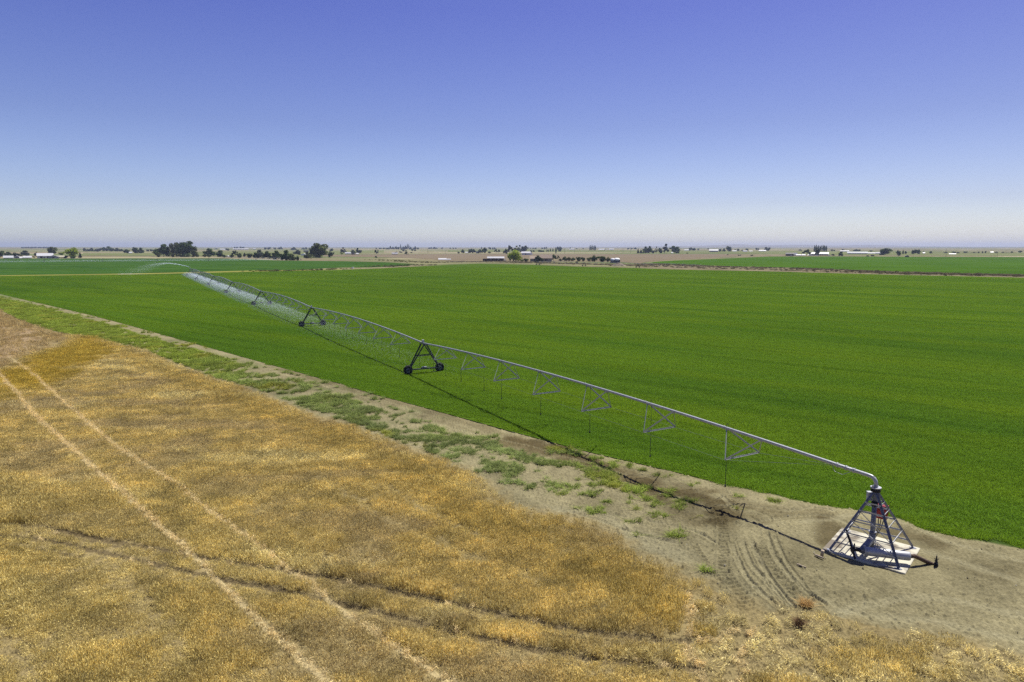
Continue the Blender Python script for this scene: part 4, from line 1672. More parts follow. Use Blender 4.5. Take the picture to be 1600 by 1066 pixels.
for q in ((231, 393, 5, 390), (236, 393, 5, 389.8), (241, 393, 5, 390.4)):
    T(*q, 'round', 'grey', 'small hazy tree between the round dark pair and the tall grove', group='small hazy trees left of the grove', parts=False)
# the tall grove behind the dark field
T(256, 401.3, 26, 383, 'round', 'dark', 'broad dark tree at the left of the tall grove')
T(275, 401.3, 17, 380.3, 'round', 'olive', 'tall olive tree in the middle of the tall grove')
T(292, 401.8, 29, 378.6, 'round', 'dark', 'largest dark domed tree in the tall grove')
T(303, 402, 12, 388, 'round', 'olive', 'shorter olive tree at the right foot of the tall grove')
T(270, 402.3, 9, 395, 'bush', 'olive', 'low olive bush at the foot of the tall grove', 'shrub')
T(248, 402, 9, 394, 'bush', 'olive', 'low bush at the left foot of the tall grove', 'shrub')
T(327, 400.5, 15, 389, 'round', 'mid', 'round tree at the left start of the hedgerow')
T(342, 401.5, 14, 392, 'round', 'dark', 'dark round tree second along the hedgerow')
T(321, 402, 5, 397, 'bush', 'olive', 'tiny olive shrub below the first hedgerow tree', 'shrub')
T(327, 402.5, 5, 397.5, 'bush', 'olive', 'tiny bushy shrub hanging below the first hedgerow tree', 'shrub')
T(351, 402.6, 6, 398, 'bush', 'dark', 'low dark shrub left of the white machinery', 'shrub')
T(362, 402.9, 6, 397, 'bush', 'dark', 'low dark shrub right of the white machinery', 'shrub')
T(367.5, 402.6, 8, 392, 'loose', 'mid', 'upright tree just right of the white machinery')
T(374, 403, 10, 394.5, 'bush', 'dark', 'dark bushy tree in the hedgerow after the upright tree')
T(382.5, 401.5, 5, 395, 'bush', 'black', 'narrow blackish bush in a gap of the hedgerow')
T(390, 403.3, 11, 395, 'bush', 'dark', 'dark bush in the hedgerow before the taller trees')
T(399, 403.5, 10, 393, 'bush', 'mid', 'mid green bush halfway along the hedgerow')
T(408, 404, 12, 391, 'round', 'grey', 'grey green tree standing above the hedgerow')
T(417.5, 404.5, 14, 393.3, 'round', 'dark', 'dark tree over a shadowed gap in the hedgerow')
T(432, 406, 15, 392.5, 'round', 'mid', 'mid green tree in the denser right part of the hedgerow')
T(440, 406.8, 8, 395, 'bush', 'dark', 'dark bush wedged between two larger hedgerow trees')
T(448, 407.2, 16, 392, 'round', 'mid', 'largest rounded tree near the right end of the hedgerow')
T(458, 407.3, 11, 396, 'bush', 'olive', 'olive bush second from the right end of the hedgerow')
T(464.5, 407.6, 7, 399.5, 'bush', 'dark', 'dark low bush ending the hedgerow on the right')
T(465, 398.5, 11, 390.8, 'round', 'grey', 'pale hazy tree behind the right end of the hedgerow')
g = 'tiny hazy trees on the horizon'
HZ = 'tiny hazy tree far out near the horizon'
for q in ((355, 391.8, 5.5, 388.6), (367, 388.9, 4, 386.2), (371, 388.9, 3.4, 386.0), (376, 389, 3.2, 385.6), (380, 389, 4, 386), (415, 390, 5, 386.8), (421, 390, 6, 386.4), (429, 390, 4, 387), (436, 389.8, 4, 386.5), (439, 389.8, 5, 385.8), (459, 391, 8, 386.4),
          (473, 390, 5, 387.4), (478, 390, 4, 386.6), (484, 390, 4, 387.6), (352, 390, 4, 387.8), (338, 389.6, 4, 388), (594, 389.5, 5, 387.4), (600, 389.5, 5, 387.3), (604, 390, 3, 387.8), (671, 389.2, 4, 386.9), (674, 389.2, 4, 386.4), (678, 389.2, 5, 386.2), (682, 389.2, 4, 386.8),
          (691, 389.2, 3, 387), (704, 389.2, 3, 387.4), (708, 389.2, 3, 387.2), (712, 389.2, 3, 387), (752.5, 389.5, 2, 385.8), (765, 390, 4, 386.6), (770, 390, 3, 387), (773, 390, 4, 386.8), (829, 389.3, 2, 387.7), (833, 389.3, 3, 387.4), (837, 389.3, 4, 387), (847, 389.5, 3, 387),
          (851, 389.5, 4, 386.6), (854, 389.5, 2.2, 385.6), (891, 389.3, 2.4, 386.8), (901, 389.3, 3, 387.8), (911, 389.3, 3, 387.8), (982, 390, 4, 387.6), (987, 390, 3, 387.5), (992, 389.8, 5, 387), (877, 389.3, 3, 387), (1086, 391.5, 4, 388), (1091, 391.5, 3, 388.6), (1106, 390, 3, 388), (1149, 391, 3, 389.5),
          (1153, 391.6, 3, 389.6), (1182, 391, 3.5, 387.6), (1185, 391, 3, 388), (1250, 392, 4, 389.8), (1300, 392.5, 5, 389.8), (1303, 392.5, 3, 390.2), (1317, 391.6, 4, 389.4), (1335, 393, 4, 390.4), (1339, 393, 6, 389.6), (1343, 393, 4, 390), (1360, 393.3, 3, 391.2), (1362, 393.5, 3, 391.6), (1443, 396, 3, 392.5),
          (1490, 396, 5, 393.4), (1497, 396, 4, 393.8), (1507, 395.5, 4, 393), (1510, 395.5, 4, 393.2), (1529, 395.8, 3, 393.4), (1540, 395.8, 2.5, 392.4), (1535, 395.8, 3, 393), (1556, 395.5, 4, 393.6), (1581, 395.5, 3, 392.8), (1594, 395, 6, 391.9), (1567, 395.5, 4, 393.6), (1478, 395.6, 5, 393.6), (1522, 395.6, 5, 394)):
    T(*q, 'round', 'dark', HZ, group=g, parts=False)
T(481, 404.2, 11, 394.3, 'round', 'olive', 'rounded olive bush left of the big lone tree')
T(499, 403.2, 30, 381.6, 'round', 'olive', 'big lone domed tree right of the hedgerow')
T(489, 402, 12, 385.5, 'round', 'dark', 'darker tree against the left side of the big lone tree')
T(516, 402.8, 8.5, 392, 'bush', 'dark', 'dark bush tucked against the right foot of the big lone tree')
T(521, 398, 3, 394, 'bush', 'dark', 'tiny dark shrub right of the big lone tree', 'shrub')
T(518.5, 393, 6, 388.8, 'round', 'dark', 'small dark hazy tree behind the big lone tree')
T(535, 396.2, 10.5, 387.2, 'loose', 'grey', 'grey green tree left of the small white farm buildings')
T(534, 397.7, 4, 394.6, 'bush', 'lime', 'lime shrub under the grey green tree by the white farm buildings', 'shrub')
T(552, 396, 7, 390.5, 'round', 'dark', 'first dark tree over the small white farm buildings')
T(558, 395.8, 5, 387.8, 'round', 'dark', 'taller slim tree over the small white farm buildings')
T(563, 396, 5, 391, 'round', 'grey', 'last low tree right of the small white farm buildings')
T(588, 397.3, 7, 387.8, 'loose', 'grey', 'solitary slim tree on the brown plain')
T(587.5, 403.3, 4.5, 399.8, 'bush', 'dark', 'dark solitary shrub on the brown field below the slim tree', 'shrub')
# far poplar farm
g = 'hazy trees of the distant poplar farm'
for q in ((606, 390, 3, 387.2), (610, 389.9, 4, 384.8), (614, 389.9, 5, 386), (619, 389.9, 6, 385.4), (623, 389.9, 4, 386.2), (630, 389.9, 6, 385.6), (634, 389.9, 5, 384.4), (642, 389.9, 5, 386), (647, 389.9, 4, 387), (649.5, 389.9, 4, 385), (653, 389.9, 4, 387)):
    T(*q, 'round', 'dark', 'hazy blue green tree in the distant poplar farm', group=g, parts=False)
g = 'hazy poplars of the distant poplar farm'
for q in ((626, 389.9, 2.2, 382.4), (636.5, 389.9, 2.0, 382), (638.8, 389.9, 2.2, 382)):
    T(*q, 'poplar', 'dark', 'slim hazy poplar spiking above the distant poplar farm', group=g, parts=False)
T(630, 392.8, 7, 388.8, 'bush', 'dark', 'dark low tree in front of the distant poplar farm')
T(644, 392.6, 5, 388.8, 'bush', 'dark', 'dark bushy tree below the right of the poplar farm')
T(648.5, 392.6, 5, 389.6, 'bush', 'dark', 'small bushy tree rightmost below the poplar farm')
T(618.5, 397.5, 7, 393, 'bush', 'grey', 'grey bush by the tiny house on the brown plain')
T(626, 395.2, 7, 392.6, 'bush', 'dark', 'low dark hedge bush on the plain beside the grey bush', 'shrub')
T(635.5, 398.7, 6, 391, 'loose', 'mid', 'green tree with a thin foot on the brown plain')
T(643, 395.5, 5, 393.6, 'bush', 'dark', 'low dark bush right of the thin footed green tree', 'shrub')
# middle farm
T(716.5, 396.2, 5, 393, 'bush', 'dark', 'low dark bush at the left of the middle farm', 'shrub')
T(723, 395.8, 6, 390, 'round', 'mid', 'round tree left of the low white shed in the middle farm')
T(736, 395.6, 7, 389.2, 'round', 'mid', 'left tree of the clump between the white sheds')
T(740.5, 395.8, 6, 389.4, 'round', 'dark', 'right tree of the clump between the white sheds')
T(750, 396, 9, 390, 'round', 'dark', 'dark wide tree right of the upright white shed')
T(757, 395.5, 9, 387.4, 'round', 'mid', 'tallest green tree right of the upright white shed')
T(765, 396, 5, 392.8, 'bush', 'dark', 'low bush right of the tallest middle farm tree', 'shrub')
T(775, 395.8, 6, 388.8, 'loose', 'grey', 'left tree of the loose pair behind the brown barn')
T(779.5, 395.6, 5, 389.6, 'loose', 'grey', 'right tree of the loose pair behind the brown barn')
T(790, 397, 7, 389.5, 'round', 'dark', 'dark low tree behind the left of the willow')
T(796.5, 397, 11, 382.4, 'loose', 'grey', 'tall open topped tree behind the lime willow')
T(806, 394.5, 11, 384.6, 'loose', 'pale', 'yellowish tree behind the lime willow')
T(812.5, 394.5, 9, 383.8, 'loose', 'mid', 'tall green tree behind the right side of the lime willow')
T(820, 394.5, 10, 384.6, 'round', 'grey', 'grey green tree above the long white hall')
T(803, 408.2, 27, 390.2, 'bush', 'lime', 'bright lime willow right of the brown barn', name='willow_tree')
T(797, 408, 9, 396.5, 'bush', 'black', 'deep green lower bush inside the left of the lime willow', 'shrub')
T(815, 409.5, 8, 405, 'bush', 'pale', 'pale yellowish shrub at the right foot of the lime willow', 'shrub')
T(822.5, 409.6, 10, 403.5, 'bush', 'dark', 'dark shrub between the willow and the tan roofed house', 'shrub')
for i, q in enumerate(((830, 394, 4, 390.6), (834, 394, 4, 390.8), (842, 394.2, 5, 390.4), (846, 394.2, 5, 390.8), (849, 394.2, 4, 391))):
    T(*q, 'bush', 'mid', 'small green bush in the row behind the long white hall', 'shrub', 'bushes behind the long white hall', parts=False)
g = 'row of small dark poplars'
for q in ((854.5, 394, 2, 390), (856.5, 394, 2, 390.2), (860, 393.6, 2.6, 389), (864, 393.4, 2.6, 389)):
    T(*q, 'poplar', 'dark', 'small dark poplar in the row right of the white hall', 'tree', g, parts=False)
T(868.5, 396.5, 3.2, 387.4, 'poplar', 'dark', 'slim dark poplar with a low foot beside the paired poplars')
T(871, 390.5, 3, 385.6, 'poplar', 'grey', 'slender hazy poplar behind the thick poplars')
T(873.5, 393.4, 5, 386.2, 'poplar', 'dark', 'thicker dark poplar ending the row of poplars')
T(876, 393.4, 3.2, 386, 'poplar', 'dark', 'last narrow poplar at the right of the row')
T(841, 409.6, 12, 400, 'round', 'dark', 'dark bush before the lower tan roof of the house')
T(865, 408.5, 10, 397, 'loose', 'mid', 'green tree at the right end of the tan roofed house')
T(872, 406.5, 5, 398.5, 'loose', 'olive', 'thin olive tree right of the tan roofed house')
T(876, 408.6, 6, 404, 'bush', 'black', 'blackish bush starting the long hedge right of the house', 'shrub')
hedge = [(882, 408, 8, 400.6, 'mid'), (889.5, 408, 8, 401.6, 'olive'), (896, 408, 7, 402.3, 'mid'), (904, 408.6, 8, 400.4, 'dark'), (912, 408.8, 8, 401.4, 'mid'), (919.5, 408.8, 9, 401.6, 'olive'), (929, 409, 10, 398.8, 'mid'), (940.5, 409.5, 13, 399, 'mid'), (949.5, 409.6, 8, 401.5, 'olive')]
hl = ['first mid green shrub of the long hedge after the blackish bush', 'second olive shrub along the long hedge', 'low third shrub along the long hedge', 'dark fourth shrub along the long hedge', 'fifth shrub in the middle of the long hedge', 'wide olive sixth shrub of the long hedge',
      'tall upright seventh shrub of the long hedge', 'broadest shrub of the long hedge near the white topped stack', 'olive shrub ending the long hedge beside the white topped stack']
for q, l in zip(hedge, hl):
    T(q[0], q[1], q[2] * 1.15, q[3], 'bush', q[4], l, 'shrub', 'shrubs of the long hedge')
T(901, 411.5, 5, 407.6, 'bush', 'pale', 'pale round shrub in front of the long hedge', 'shrub')
T(945, 391.5, 3, 389.6, 'bush', 'grey', 'tiny hazy bush left of the far white sheds', 'shrub')
g = 'poplars of the square hazy block'
for q in ((922, 391.8, 3.2, 384), (925, 391.8, 3.4, 383.8), (928, 391.8, 3.2, 384.2), (930.2, 391.8, 2.6, 384.6)):
    T(*q, 'poplar', 'dark', 'hazy dark poplar in the square block on the plain', 'tree', g)
T(997, 396.2, 5, 389, 'conifer', 'black', 'pointed blackish tree at the left of the right grove')
T(1001.5, 396.2, 6, 390, 'conifer', 'black', 'second blackish tree at the left of the right grove')
T(1008, 396, 8, 385.8, 'round', 'mid', 'green tree left in the right grove')
T(1015, 396, 9, 385.2, 'round', 'dark', 'dark domed tree left of the gap in the right grove')
T(1006, 396.3, 3, 391.2, 'bush', 'lime', 'tiny lime shrub at the foot of the right grove', 'shrub')
T(1020.5, 396, 6, 390.5, 'bush', 'grey', 'low grey tree in the gap of the right grove')
T(1025.5, 396, 5, 386, 'loose', 'dark', 'slim dark tree in the middle of the right grove')
T(1031, 396, 7, 388.2, 'round', 'mid', 'lower green tree in the middle of the right grove')
T(1038, 396, 13, 382, 'loose', 'grey', 'tallest open tree of the right grove')
T(1053.5, 396.2, 14, 385, 'round', 'dark', 'dark round tree ending the right grove')
T(1079, 391.8, 5, 387, 'round', 'dark', 'hazy dark tree left of the faded barn')
T(1083, 391.8, 4, 388, 'round', 'dark', 'smaller hazy tree just left of the faded barn')
T(1125, 393.4, 6, 389.2, 'round', 'grey', 'low grey tree just right of the faded barn')
T(1130.5, 393.2, 5, 388.6, 'round', 'dark', 'small dark tree left of the domed hazy tree')
T(1138, 393.2, 10, 385.4, 'round', 'dark', 'domed hazy tree standing right of the faded barn')
T(1154, 392.2, 4.5, 389, 'round', 'dark', 'small hazy tree left of the white gable shed')
T(1160, 392.8, 5, 390, 'bush', 'dark', 'low hazy bush touching the white gable shed', 'shrub')
T(1166.5, 391.6, 4.5, 388.6, 'round', 'dark', 'small hazy tree right above the white gable shed')
T(1198, 392.2, 7, 386.6, 'round', 'dark', 'hazy dark tree above the long pale shed')
T(1074, 396.5, 3, 394.6, 'bush', 'dark', 'tiny dark shrub on the pale track right of the right grove', 'shrub')
T(1137, 399, 2.4, 396.6, 'bush', 'dark', 'tiny dark shrub on the brown field below the domed hazy tree', 'shrub')
for q, l in (((1154, 400.2, 3), 'first tiny dark shrub on the brown field left of the big green field'), ((1156.8, 400, 3), 'second tiny dark shrub on the brown field left of the big green field'), ((1173.5, 400.6, 3), 'third tiny shrub further right on the edge of the brown field'), ((1176, 400.2, 2.6), 'fourth tiny shrub further right on the edge of the brown field')):
    T(*q, q[1] - 2.4, 'bush', 'dark', l, 'shrub')
# right farm
T(1201.5, 392, 5, 387, 'round', 'dark', 'hazy tree just right of the long pale shed')
T(1261, 399.6, 14, 389, 'loose', 'mid', 'green spreading tree in the right farmstead')
g = 'poplars of the hazy windbreak'
for q in ((1272.5, 393.9, 3.4, 384.6), (1275, 393.9, 3.2, 383.6), (1278, 393.9, 3.6, 384.6), (1281, 393.9, 2.8, 385.4), (1282.8, 393.9, 2.2, 384.2), (1285.6, 393.9, 3.4, 384), (1288.2, 393.9, 3.4, 384.4), (1290.8, 393.9, 3, 384.8)):
    T(*q, 'poplar', 'dark', 'tall hazy blue poplar in the windbreak behind the right farmstead', 'tree', g)
T(1275, 399.6, 5, 389.8, 'poplar', 'black', 'left one of the near black poplar pair before the hazy windbreak')
T(1278.4, 399.6, 4.4, 389.6, 'poplar', 'black', 'right one of the near black poplar pair before the hazy windbreak')
T(1312.5, 400.4, 7.5, 393.4, 'round', 'dark', 'small round dark tree alone right of the right farmstead')
T(1301, 399.8, 7, 396.8, 'bush', 'grey', 'low grey bush right of the right farmstead', 'shrub')
T(1383.5, 398.8, 15, 388.8, 'round', 'mid', 'full round green tree beside the pale greenhouse')
T(1379, 398.8, 7, 391, 'round', 'dark', 'darker tree on the left side of the full round green tree')
T(1403, 400, 6, 392, 'round', 'dark', 'dark tree on a thin trunk at right beside the power pole')
T(1411, 397, 4.5, 391, 'conifer', 'dark', 'pointed dark tree right of the thin trunked tree')
T(1415, 397, 4, 392.4, 'round', 'dark', 'small dark tree right of the pointed dark tree')
T(1429, 397.2, 7, 390.6, 'round', 'dark', 'left dark half of the wide tree pair at right')
T(1434.5, 397.2, 7.5, 390.4, 'round', 'mid', 'right green half of the wide tree pair at right')
T(1453.5, 396.2, 5, 392.6, 'round', 'dark', 'small dark tree between the wide pair and the tall pole')
for x0 in range(36, 80, 4):
    T(x0, 388.2, 5.5, 386 - (x0 % 3) * .2, 'bush', 'grey', 'far hazy tree in the long blue treeline at left', 'tree', 'far blue treeline at left', parts=False)
for x0, y0 in ((1480, 395.3), (1500, 395.2), (1515, 395.2), (1530, 395), (1548, 395), (1570, 395), (1588, 394.8)):
    T(x0 + tree_rng.uniform(-6, 6), y0 + .2, tree_rng.uniform(5, 10), y0 - tree_rng.uniform(.2, .9), 'bush', 'grey', 'low hazy brush below the blue hills at right', 'shrub', 'low hazy brush below the hills', parts=False)


# ------------------------------------------------------------------ buildings
M_wallw = mat_plain('white_siding', (.62, .62, .60), .7, 0, .06, 2)
M_roofw = mat_plain('white_metal_roof', (.60, .60, .59), .45, 0, .05, 1)
M_rooft = mat_plain('tan_shingles', (.54, .42, .29), .85, 0, .12, 4)
M_roofg = mat_plain('grey_metal_roof', (.42, .42, .42), .5, .2, .08, 1)
M_wallbr = mat_plain('dark_brown_boards', (.055, .036, .030), .85, 0, .2, 3)
M_walltan = mat_plain('beige_siding', (.30, .26, .20), .8, 0, .1, 3)
M_wallgr = mat_plain('grey_siding', (.30, .31, .33), .8, 0, .08, 3)
M_red2 = mat_plain('dull_red_roof', (.16, .08, .07), .7, 0, .1, 3)
M_dark = mat_plain('dark_opening', (.03, .03, .035), .6, 0, .1, 3)
M_glass = mat_plain('window_glass', (.05, .06, .07), .15, 0, .1, 3)
M_greenh = mat_plain('greenhouse_film', (.22, .25, .25), .35, 0, .05, 1)
M_tarp = mat_plain('white_tarp', (.82, .82, .80), .6, 0, .05, .6)
M_bale = mat_plain('grey_blue_stack', (.13, .12, .14), .9, 0, .2, 1.5)


def gable(name, x0, x1, base, eave, ridge, label, wall, roof, cat='shed', depth=None, axis='x', doors=0, windows=0, group=None, parts=True, rot=0.0, over=.04, wpart='wall'):
    """gabled building spanning photo columns x0..x1; ridge along its long side (axis x) or facing the viewer (axis y)"""
    p = at((x0 + x1) / 2, base)
    k = scale_at(p)
    W, he, hr = (x1 - x0) * k, (base - eave) * k, (base - ridge) * k
    Dp = depth or max(6, W * .45)
    r = empty(name, p + Vector((0, Dp / 2, 0)), -math.atan2(p.x, p.y) * .9 + rot)
    tag(r, label, cat, group)
    a, b = W / 2, Dp / 2
    m = MB()
    if axis == 'x':
        m.poly([(-a, -b, 0), (a, -b, 0), (a, -b, he), (-a, -b, he)])
        m.poly([(a, b, 0), (-a, b, 0), (-a, b, he), (a, b, he)])
        m.poly([(a, -b, 0), (a, b, 0), (a, b, he), (a, 0, hr - .1), (a, -b, he)])
        m.poly([(-a, b, 0), (-a, -b, 0), (-a, -b, he), (-a, 0, hr - .1), (-a, b, he)])
        o = over * W
        R = MB()
        th = .18
        for s in (-1, 1):
            pts = [(-a - o, 0, hr), (a + o, 0, hr), (a + o, s * (b + .5), he - .25), (-a - o, s * (b + .5), he - .25)]
            if s < 0:
                pts = pts[::-1]
            R.poly(pts)
            R.poly([(q[0], q[1], q[2] - th) for q in pts][::-1])
            for i in range(4):
                q1, q2 = pts[i], pts[(i + 1) % 4]
                R.poly([q1, (q1[0], q1[1], q1[2] - th), (q2[0], q2[1], q2[2] - th), q2])
    else:
        m.poly([(-a, -b, 0), (a, -b, 0), (a, -b, he), (0, -b, hr - .1), (-a, -b, he)])
        m.poly([(a, b, 0), (-a, b, 0), (-a, b, he), (0, b, hr - .1), (a, b, he)])
        m.poly([(a, -b, 0), (a, b, 0), (a, b, he), (a, -b, he)])
        m.poly([(-a, b, 0), (-a, -b, 0), (-a, -b, he), (-a, b, he)])
        R = MB()
        th = .18
        for s in (-1, 1):
            pts = [(0, -b - .5, hr), (s * (a + .4), -b - .5, he - .2), (s * (a + .4), b + .5, he - .2), (0, b + .5, hr)]
            if s < 0:
                pts = pts[::-1]
            R.poly(pts)
            R.poly([(q[0], q[1], q[2] - th) for q in pts][::-1])
            for i in range(4):
                q1, q2 = pts[i], pts[(i + 1) % 4]
                R.poly([q1, (q1[0], q1[1], q1[2] - th), (q2[0], q2[1], q2[2] - th), q2])
    w = m.build('wall', wall, r)
    R.build('roof', roof, r)
    for i in range(doors):
        x = -a + W * (i + .6) / (doors + .3)
        d_ = MB().box((x, -b - .05, he * .42), (min(3.5, W * .16), .1, he * .8)).build('door', M_dark, r)
        MB().box((x + min(3.5, W * .16) * .38, -b - .13, he * .42), (.1, .06, .3)).build('handle', M_grey, d_)
    for i in range(windows):
        x = -a + W * (i + .35) / windows
        f_ = MB().box((x, -b - .04, he * .58), (W * .07, .08, he * .3)).build('window', M_white, r)
        MB().box((x, -b - .09, he * .58), (W * .055, .03, he * .24)).build('pane', M_glass, f_)
    return r


G = gable
G('farm_shed', 5, 17.5, 404, 402.6, 399.6, 'leftmost low shed with white roof at the left edge farmstead', M_wallgr, M_roofw, doors=1)
G('farm_house', 19, 29.5, 403.8, 402, 399.4, 'blue grey walled white gable house in the left farmstead', M_wallgr, M_roofw, 'house', axis='y', windows=2, doors=1)
G('farm_shed', 29.5, 36, 403.8, 403, 401.2, 'smallest flat white roofed shed in the left farmstead', M_wallgr, M_roofw, doors=1)
G('farm_shed', 36, 46.5, 403.8, 402.4, 400, 'low white roofed shed left of the big white barn', M_wallgr, M_roofw, doors=1)
G('white_barn', 57.5, 78, 403.8, 399.8, 395.8, 'big white roofed barn in the left farmstead', M_wallw, M_roofw, 'barn', doors=2, windows=3)
G('farm_house', 75, 89, 403.9, 401.2, 398.8, 'low white gable house against the right of the big barn', M_wallgr, M_roofw, 'house', axis='y', windows=2, doors=1)
G('farm_shed', 88, 98, 402.8, 401.2, 399.6, 'tan roofed shed left of the big lime tree', M_walltan, mat_plain('pale_tan_roof', (.5, .46, .34), .7, 0, .1, 2), doors=1)
G('white_shed', 201, 205.5, 396.2, 394.9, 393.6, 'tiny white shed between dark trees at left', M_wallw, M_roofw)
G('distant_shed', 344, 353, 390.7, 389.9, 388.9, 'long white distant shed left of the red roofed hall', M_wallw, M_roofw)
G('distant_hall', 364, 385, 390.4, 389.5, 388.6, 'long distant hall with dull red walls', M_red2, M_roofw, 'hall')
G('distant_shed', 395, 399, 389.9, 389, 388.2, 'tiny white distant shed right of the red walled hall', M_wallw, M_roofw)
G('distant_shed', 455.5, 459, 391, 390.2, 389.4, 'tiny pale shed under a hazy tree above the hedgerow', M_wallw, M_roofw)
G('dark_shed', 474, 481.5, 394, 392.6, 391.2, 'dark hazy shed behind the olive bush', M_wallbr, M_dark)
G('farm_house', 539, 547.5, 397.4, 396, 394, 'left white roofed building of the small white farm', M_wallgr, M_roofw, 'house', doors=1, windows=2)
G('farm_shed', 548, 555, 398, 396.8, 395.2, 'bright white low shed in the middle of the small white farm', M_wallbr, M_roofw, axis='y', doors=1)
G('farm_shed', 556, 560, 397.6, 396.6, 395.6, 'small pale shed ending the small white farm', M_wallgr, M_roofw)
G('farm_house', 612, 621, 397.8, 396.4, 394.8, 'tiny grey roofed house beside the grey bush', M_wallgr, M_roofg, 'house', windows=2)
G('long_shelter', 685, 697, 406.5, 405.4, 403.6, 'low grey white shelter on the brown field', M_wallgr, M_roofw, 'shelter')
G('farm_shed', 697.5, 704, 406.8, 405.6, 404.4, 'small dull shed right of the low grey white shelter', M_walltan, M_roofg)
G('white_shed', 727, 732.5, 395.6, 394.8, 393.6, 'low white shed in the middle farm', M_wallw, M_roofw)
G('white_shed', 743.8, 746.2, 396, 393.4, 391.8, 'upright narrow white shed in the middle farm', M_wallw, M_roofw, axis='y')
# brown barn with a lean-to
r = G('brown_barn', 762, 787, 408, 403.4, 401.1, 'dark brown barn with grey metal roof and open lean-to', M_wallbr, M_roofg, 'barn', windows=2)
k = scale_at(r.location)
W = 25 * k
Dp = max(6, W * .45)
m = MB()
hb, hl_ = 4.2 * k, 3.2 * k
m.box((-W / 2 - 7.5 * k, -Dp / 2 + .2, hl_ / 2), (.3, .3, hl_))
m.box((-W / 2 - 7.5 * k, Dp / 2 - .2, hl_ / 2), (.3, .3, hl_))
m.box((-W / 2 - 3.8 * k, Dp / 2 - .1, hl_ / 2), (7.6 * k, .2, hl_))
m.box((-W / 2 - 6.4 * k, -Dp / 2 + .2, hl_ * .5), (2.2 * k, .2, hl_))
m.build('lean_to_wall', M_wallbr, r)
m = MB()
q = [(-W / 2, -Dp / 2 - .3, hb + .3), (-W / 2, Dp / 2 + .3, hb + .3), (-W / 2 - 8 * k, Dp / 2 + .3, hl_ + .1), (-W / 2 - 8 * k, -Dp / 2 - .3, hl_ + .1)]
m.poly(q)
m.poly([(a_, b_, c_ - .2) for a_, b_, c_ in q][::-1])
for i in range(4):
    q1, q2 = q[i], q[(i + 1) % 4]
    m.poly([q1, (q1[0], q1[1], q1[2] - .2), (q2[0], q2[1], q2[2] - .2), q2][::-1])
m.build('lean_to_roof', M_wallbr, r)


def stacked(name, px, base, w, h, label, cat, mat, dome=.5):
    """rounded covered block"""
    p = at(px, base)
    k = scale_at(p)
    m = MB()
    W, Hh = w * k, h * k
    n = 10
    prof = [(-W / 2, 0)] + [(-W / 2 * math.cos(math.pi * i / n), Hh * (dome + (1 - dome) * math.sin(math.pi * i / n))) for i in range(n + 1)] + [(W / 2, 0)]
    D_ = W * .5
    m.poly([(x, -D_, z) for x, z in prof])
    m.poly([(x, D_, z) for x, z in prof][::-1])
    for a_, b_ in zip(prof, prof[1:]):
        m.poly([(a_[0], D_, a_[1]), (b_[0], D_, b_[1]), (b_[0], -D_, b_[1]), (a_[0], -D_, a_[1])])
    o = m.build(name, mat, None, p + Vector((0, D_, 0)))
    tag(o, label, cat)
    return o


stacked('white_crate', 768.2, 408, 3, 2.2, 'small white crate standing in the open lean-to of the brown barn', 'crate', M_white, .9)
stacked('white_tank', 788.8, 407.4, 2.6, 2.4, 'small pale tank at the right end of the brown barn', 'tank', M_white, .6)
# long white hall with a rounded end
G('white_hall', 815, 828.5, 398.6, 395.4, 393.2, 'long white hall right of the lime willow', M_wallw, M_roofw, 'hall', windows=3, doors=1)
stacked('round_shelter', 829.3, 398.4, 5.5, 4.2, 'round topped white shelter at the right end of the long white hall', 'shelter', M_white, .3)
stacked('arched_shelter', 474, 399.6, 8, 3.2, 'arched pale shelter beyond the right end of the hedgerow', 'shelter', M_tarp, .2)
G('tan_house', 828.5, 843, 409.3, 404, 400, 'lower left wing of the house with tan roof', M_walltan, M_rooft, 'house', windows=3, doors=1)
G('tan_house', 845, 862.5, 409, 403.4, 398, 'taller right wing of the house with tan roof', M_walltan, M_rooft, 'house', windows=3, doors=1)
G('distant_shed', 936, 945, 390.9, 390, 389, 'long pale distant shed left of the bright white distant shed', M_wallw, M_roofw)
G('distant_shed', 947.5, 950, 390.9, 390.2, 389.3, 'tiny grey distant shed between two longer white ones', M_wallgr, M_roofg)
G('distant_shed', 952, 959, 390.9, 389.8, 388.7, 'bright white distant shed on the plain right of the square poplar block', M_wallw, M_roofw)
G('distant_shed', 890, 898, 390.4, 389.6, 388.9, 'faint pale distant shed left of the square poplar block', M_wallw, M_roofw)
# white topped stacks
for px, w, h, l in ((957.4, 6.2, 7.2, 'smaller left stack under a rounded white cover beside the dirt mound'), (964.6, 9.6, 7.6, 'larger grey sided stack under a rounded white cover behind the dirt mound')):
    base = 411.2
    p = at(px, base)
    k = scale_at(p)
    W, Hh = w * k, h * k
    r = empty('covered_stack', p + Vector((0, W * .55, 0)), -.1)
    tag(r, l, 'covered stack')
    MB().box((0, 0, Hh * .36), (W, W * 1.1, Hh * .72)).build('stack', M_bale, r)
    m = MB()
    nu, nv = 20, 7
    ring = []
    for jv in range(nv + 1):
        e_ = math.pi / 2 * jv / nv
        for iu in range(nu):
            a_ = 2 * math.pi * iu / nu
            sq = 1 / max(abs(math.cos(a_)), abs(math.sin(a_))) ** .6
            ring.append((W * .54 * math.cos(a_) * sq * math.cos(e_) ** .8, W * .6 * math.sin(a_) * sq * math.cos(e_) ** .8, Hh * (.55 + .5 * math.sin(e_))))
    m.v = ring
    for jv in range(nv):
        for iu in range(nu):
            m.f.append((jv * nu + iu, jv * nu + (iu + 1) % nu, (jv + 1) * nu + (iu + 1) % nu, (jv + 1) * nu + iu))
            m.sm.append(True)
    m.build('cover', M_tarp, r)
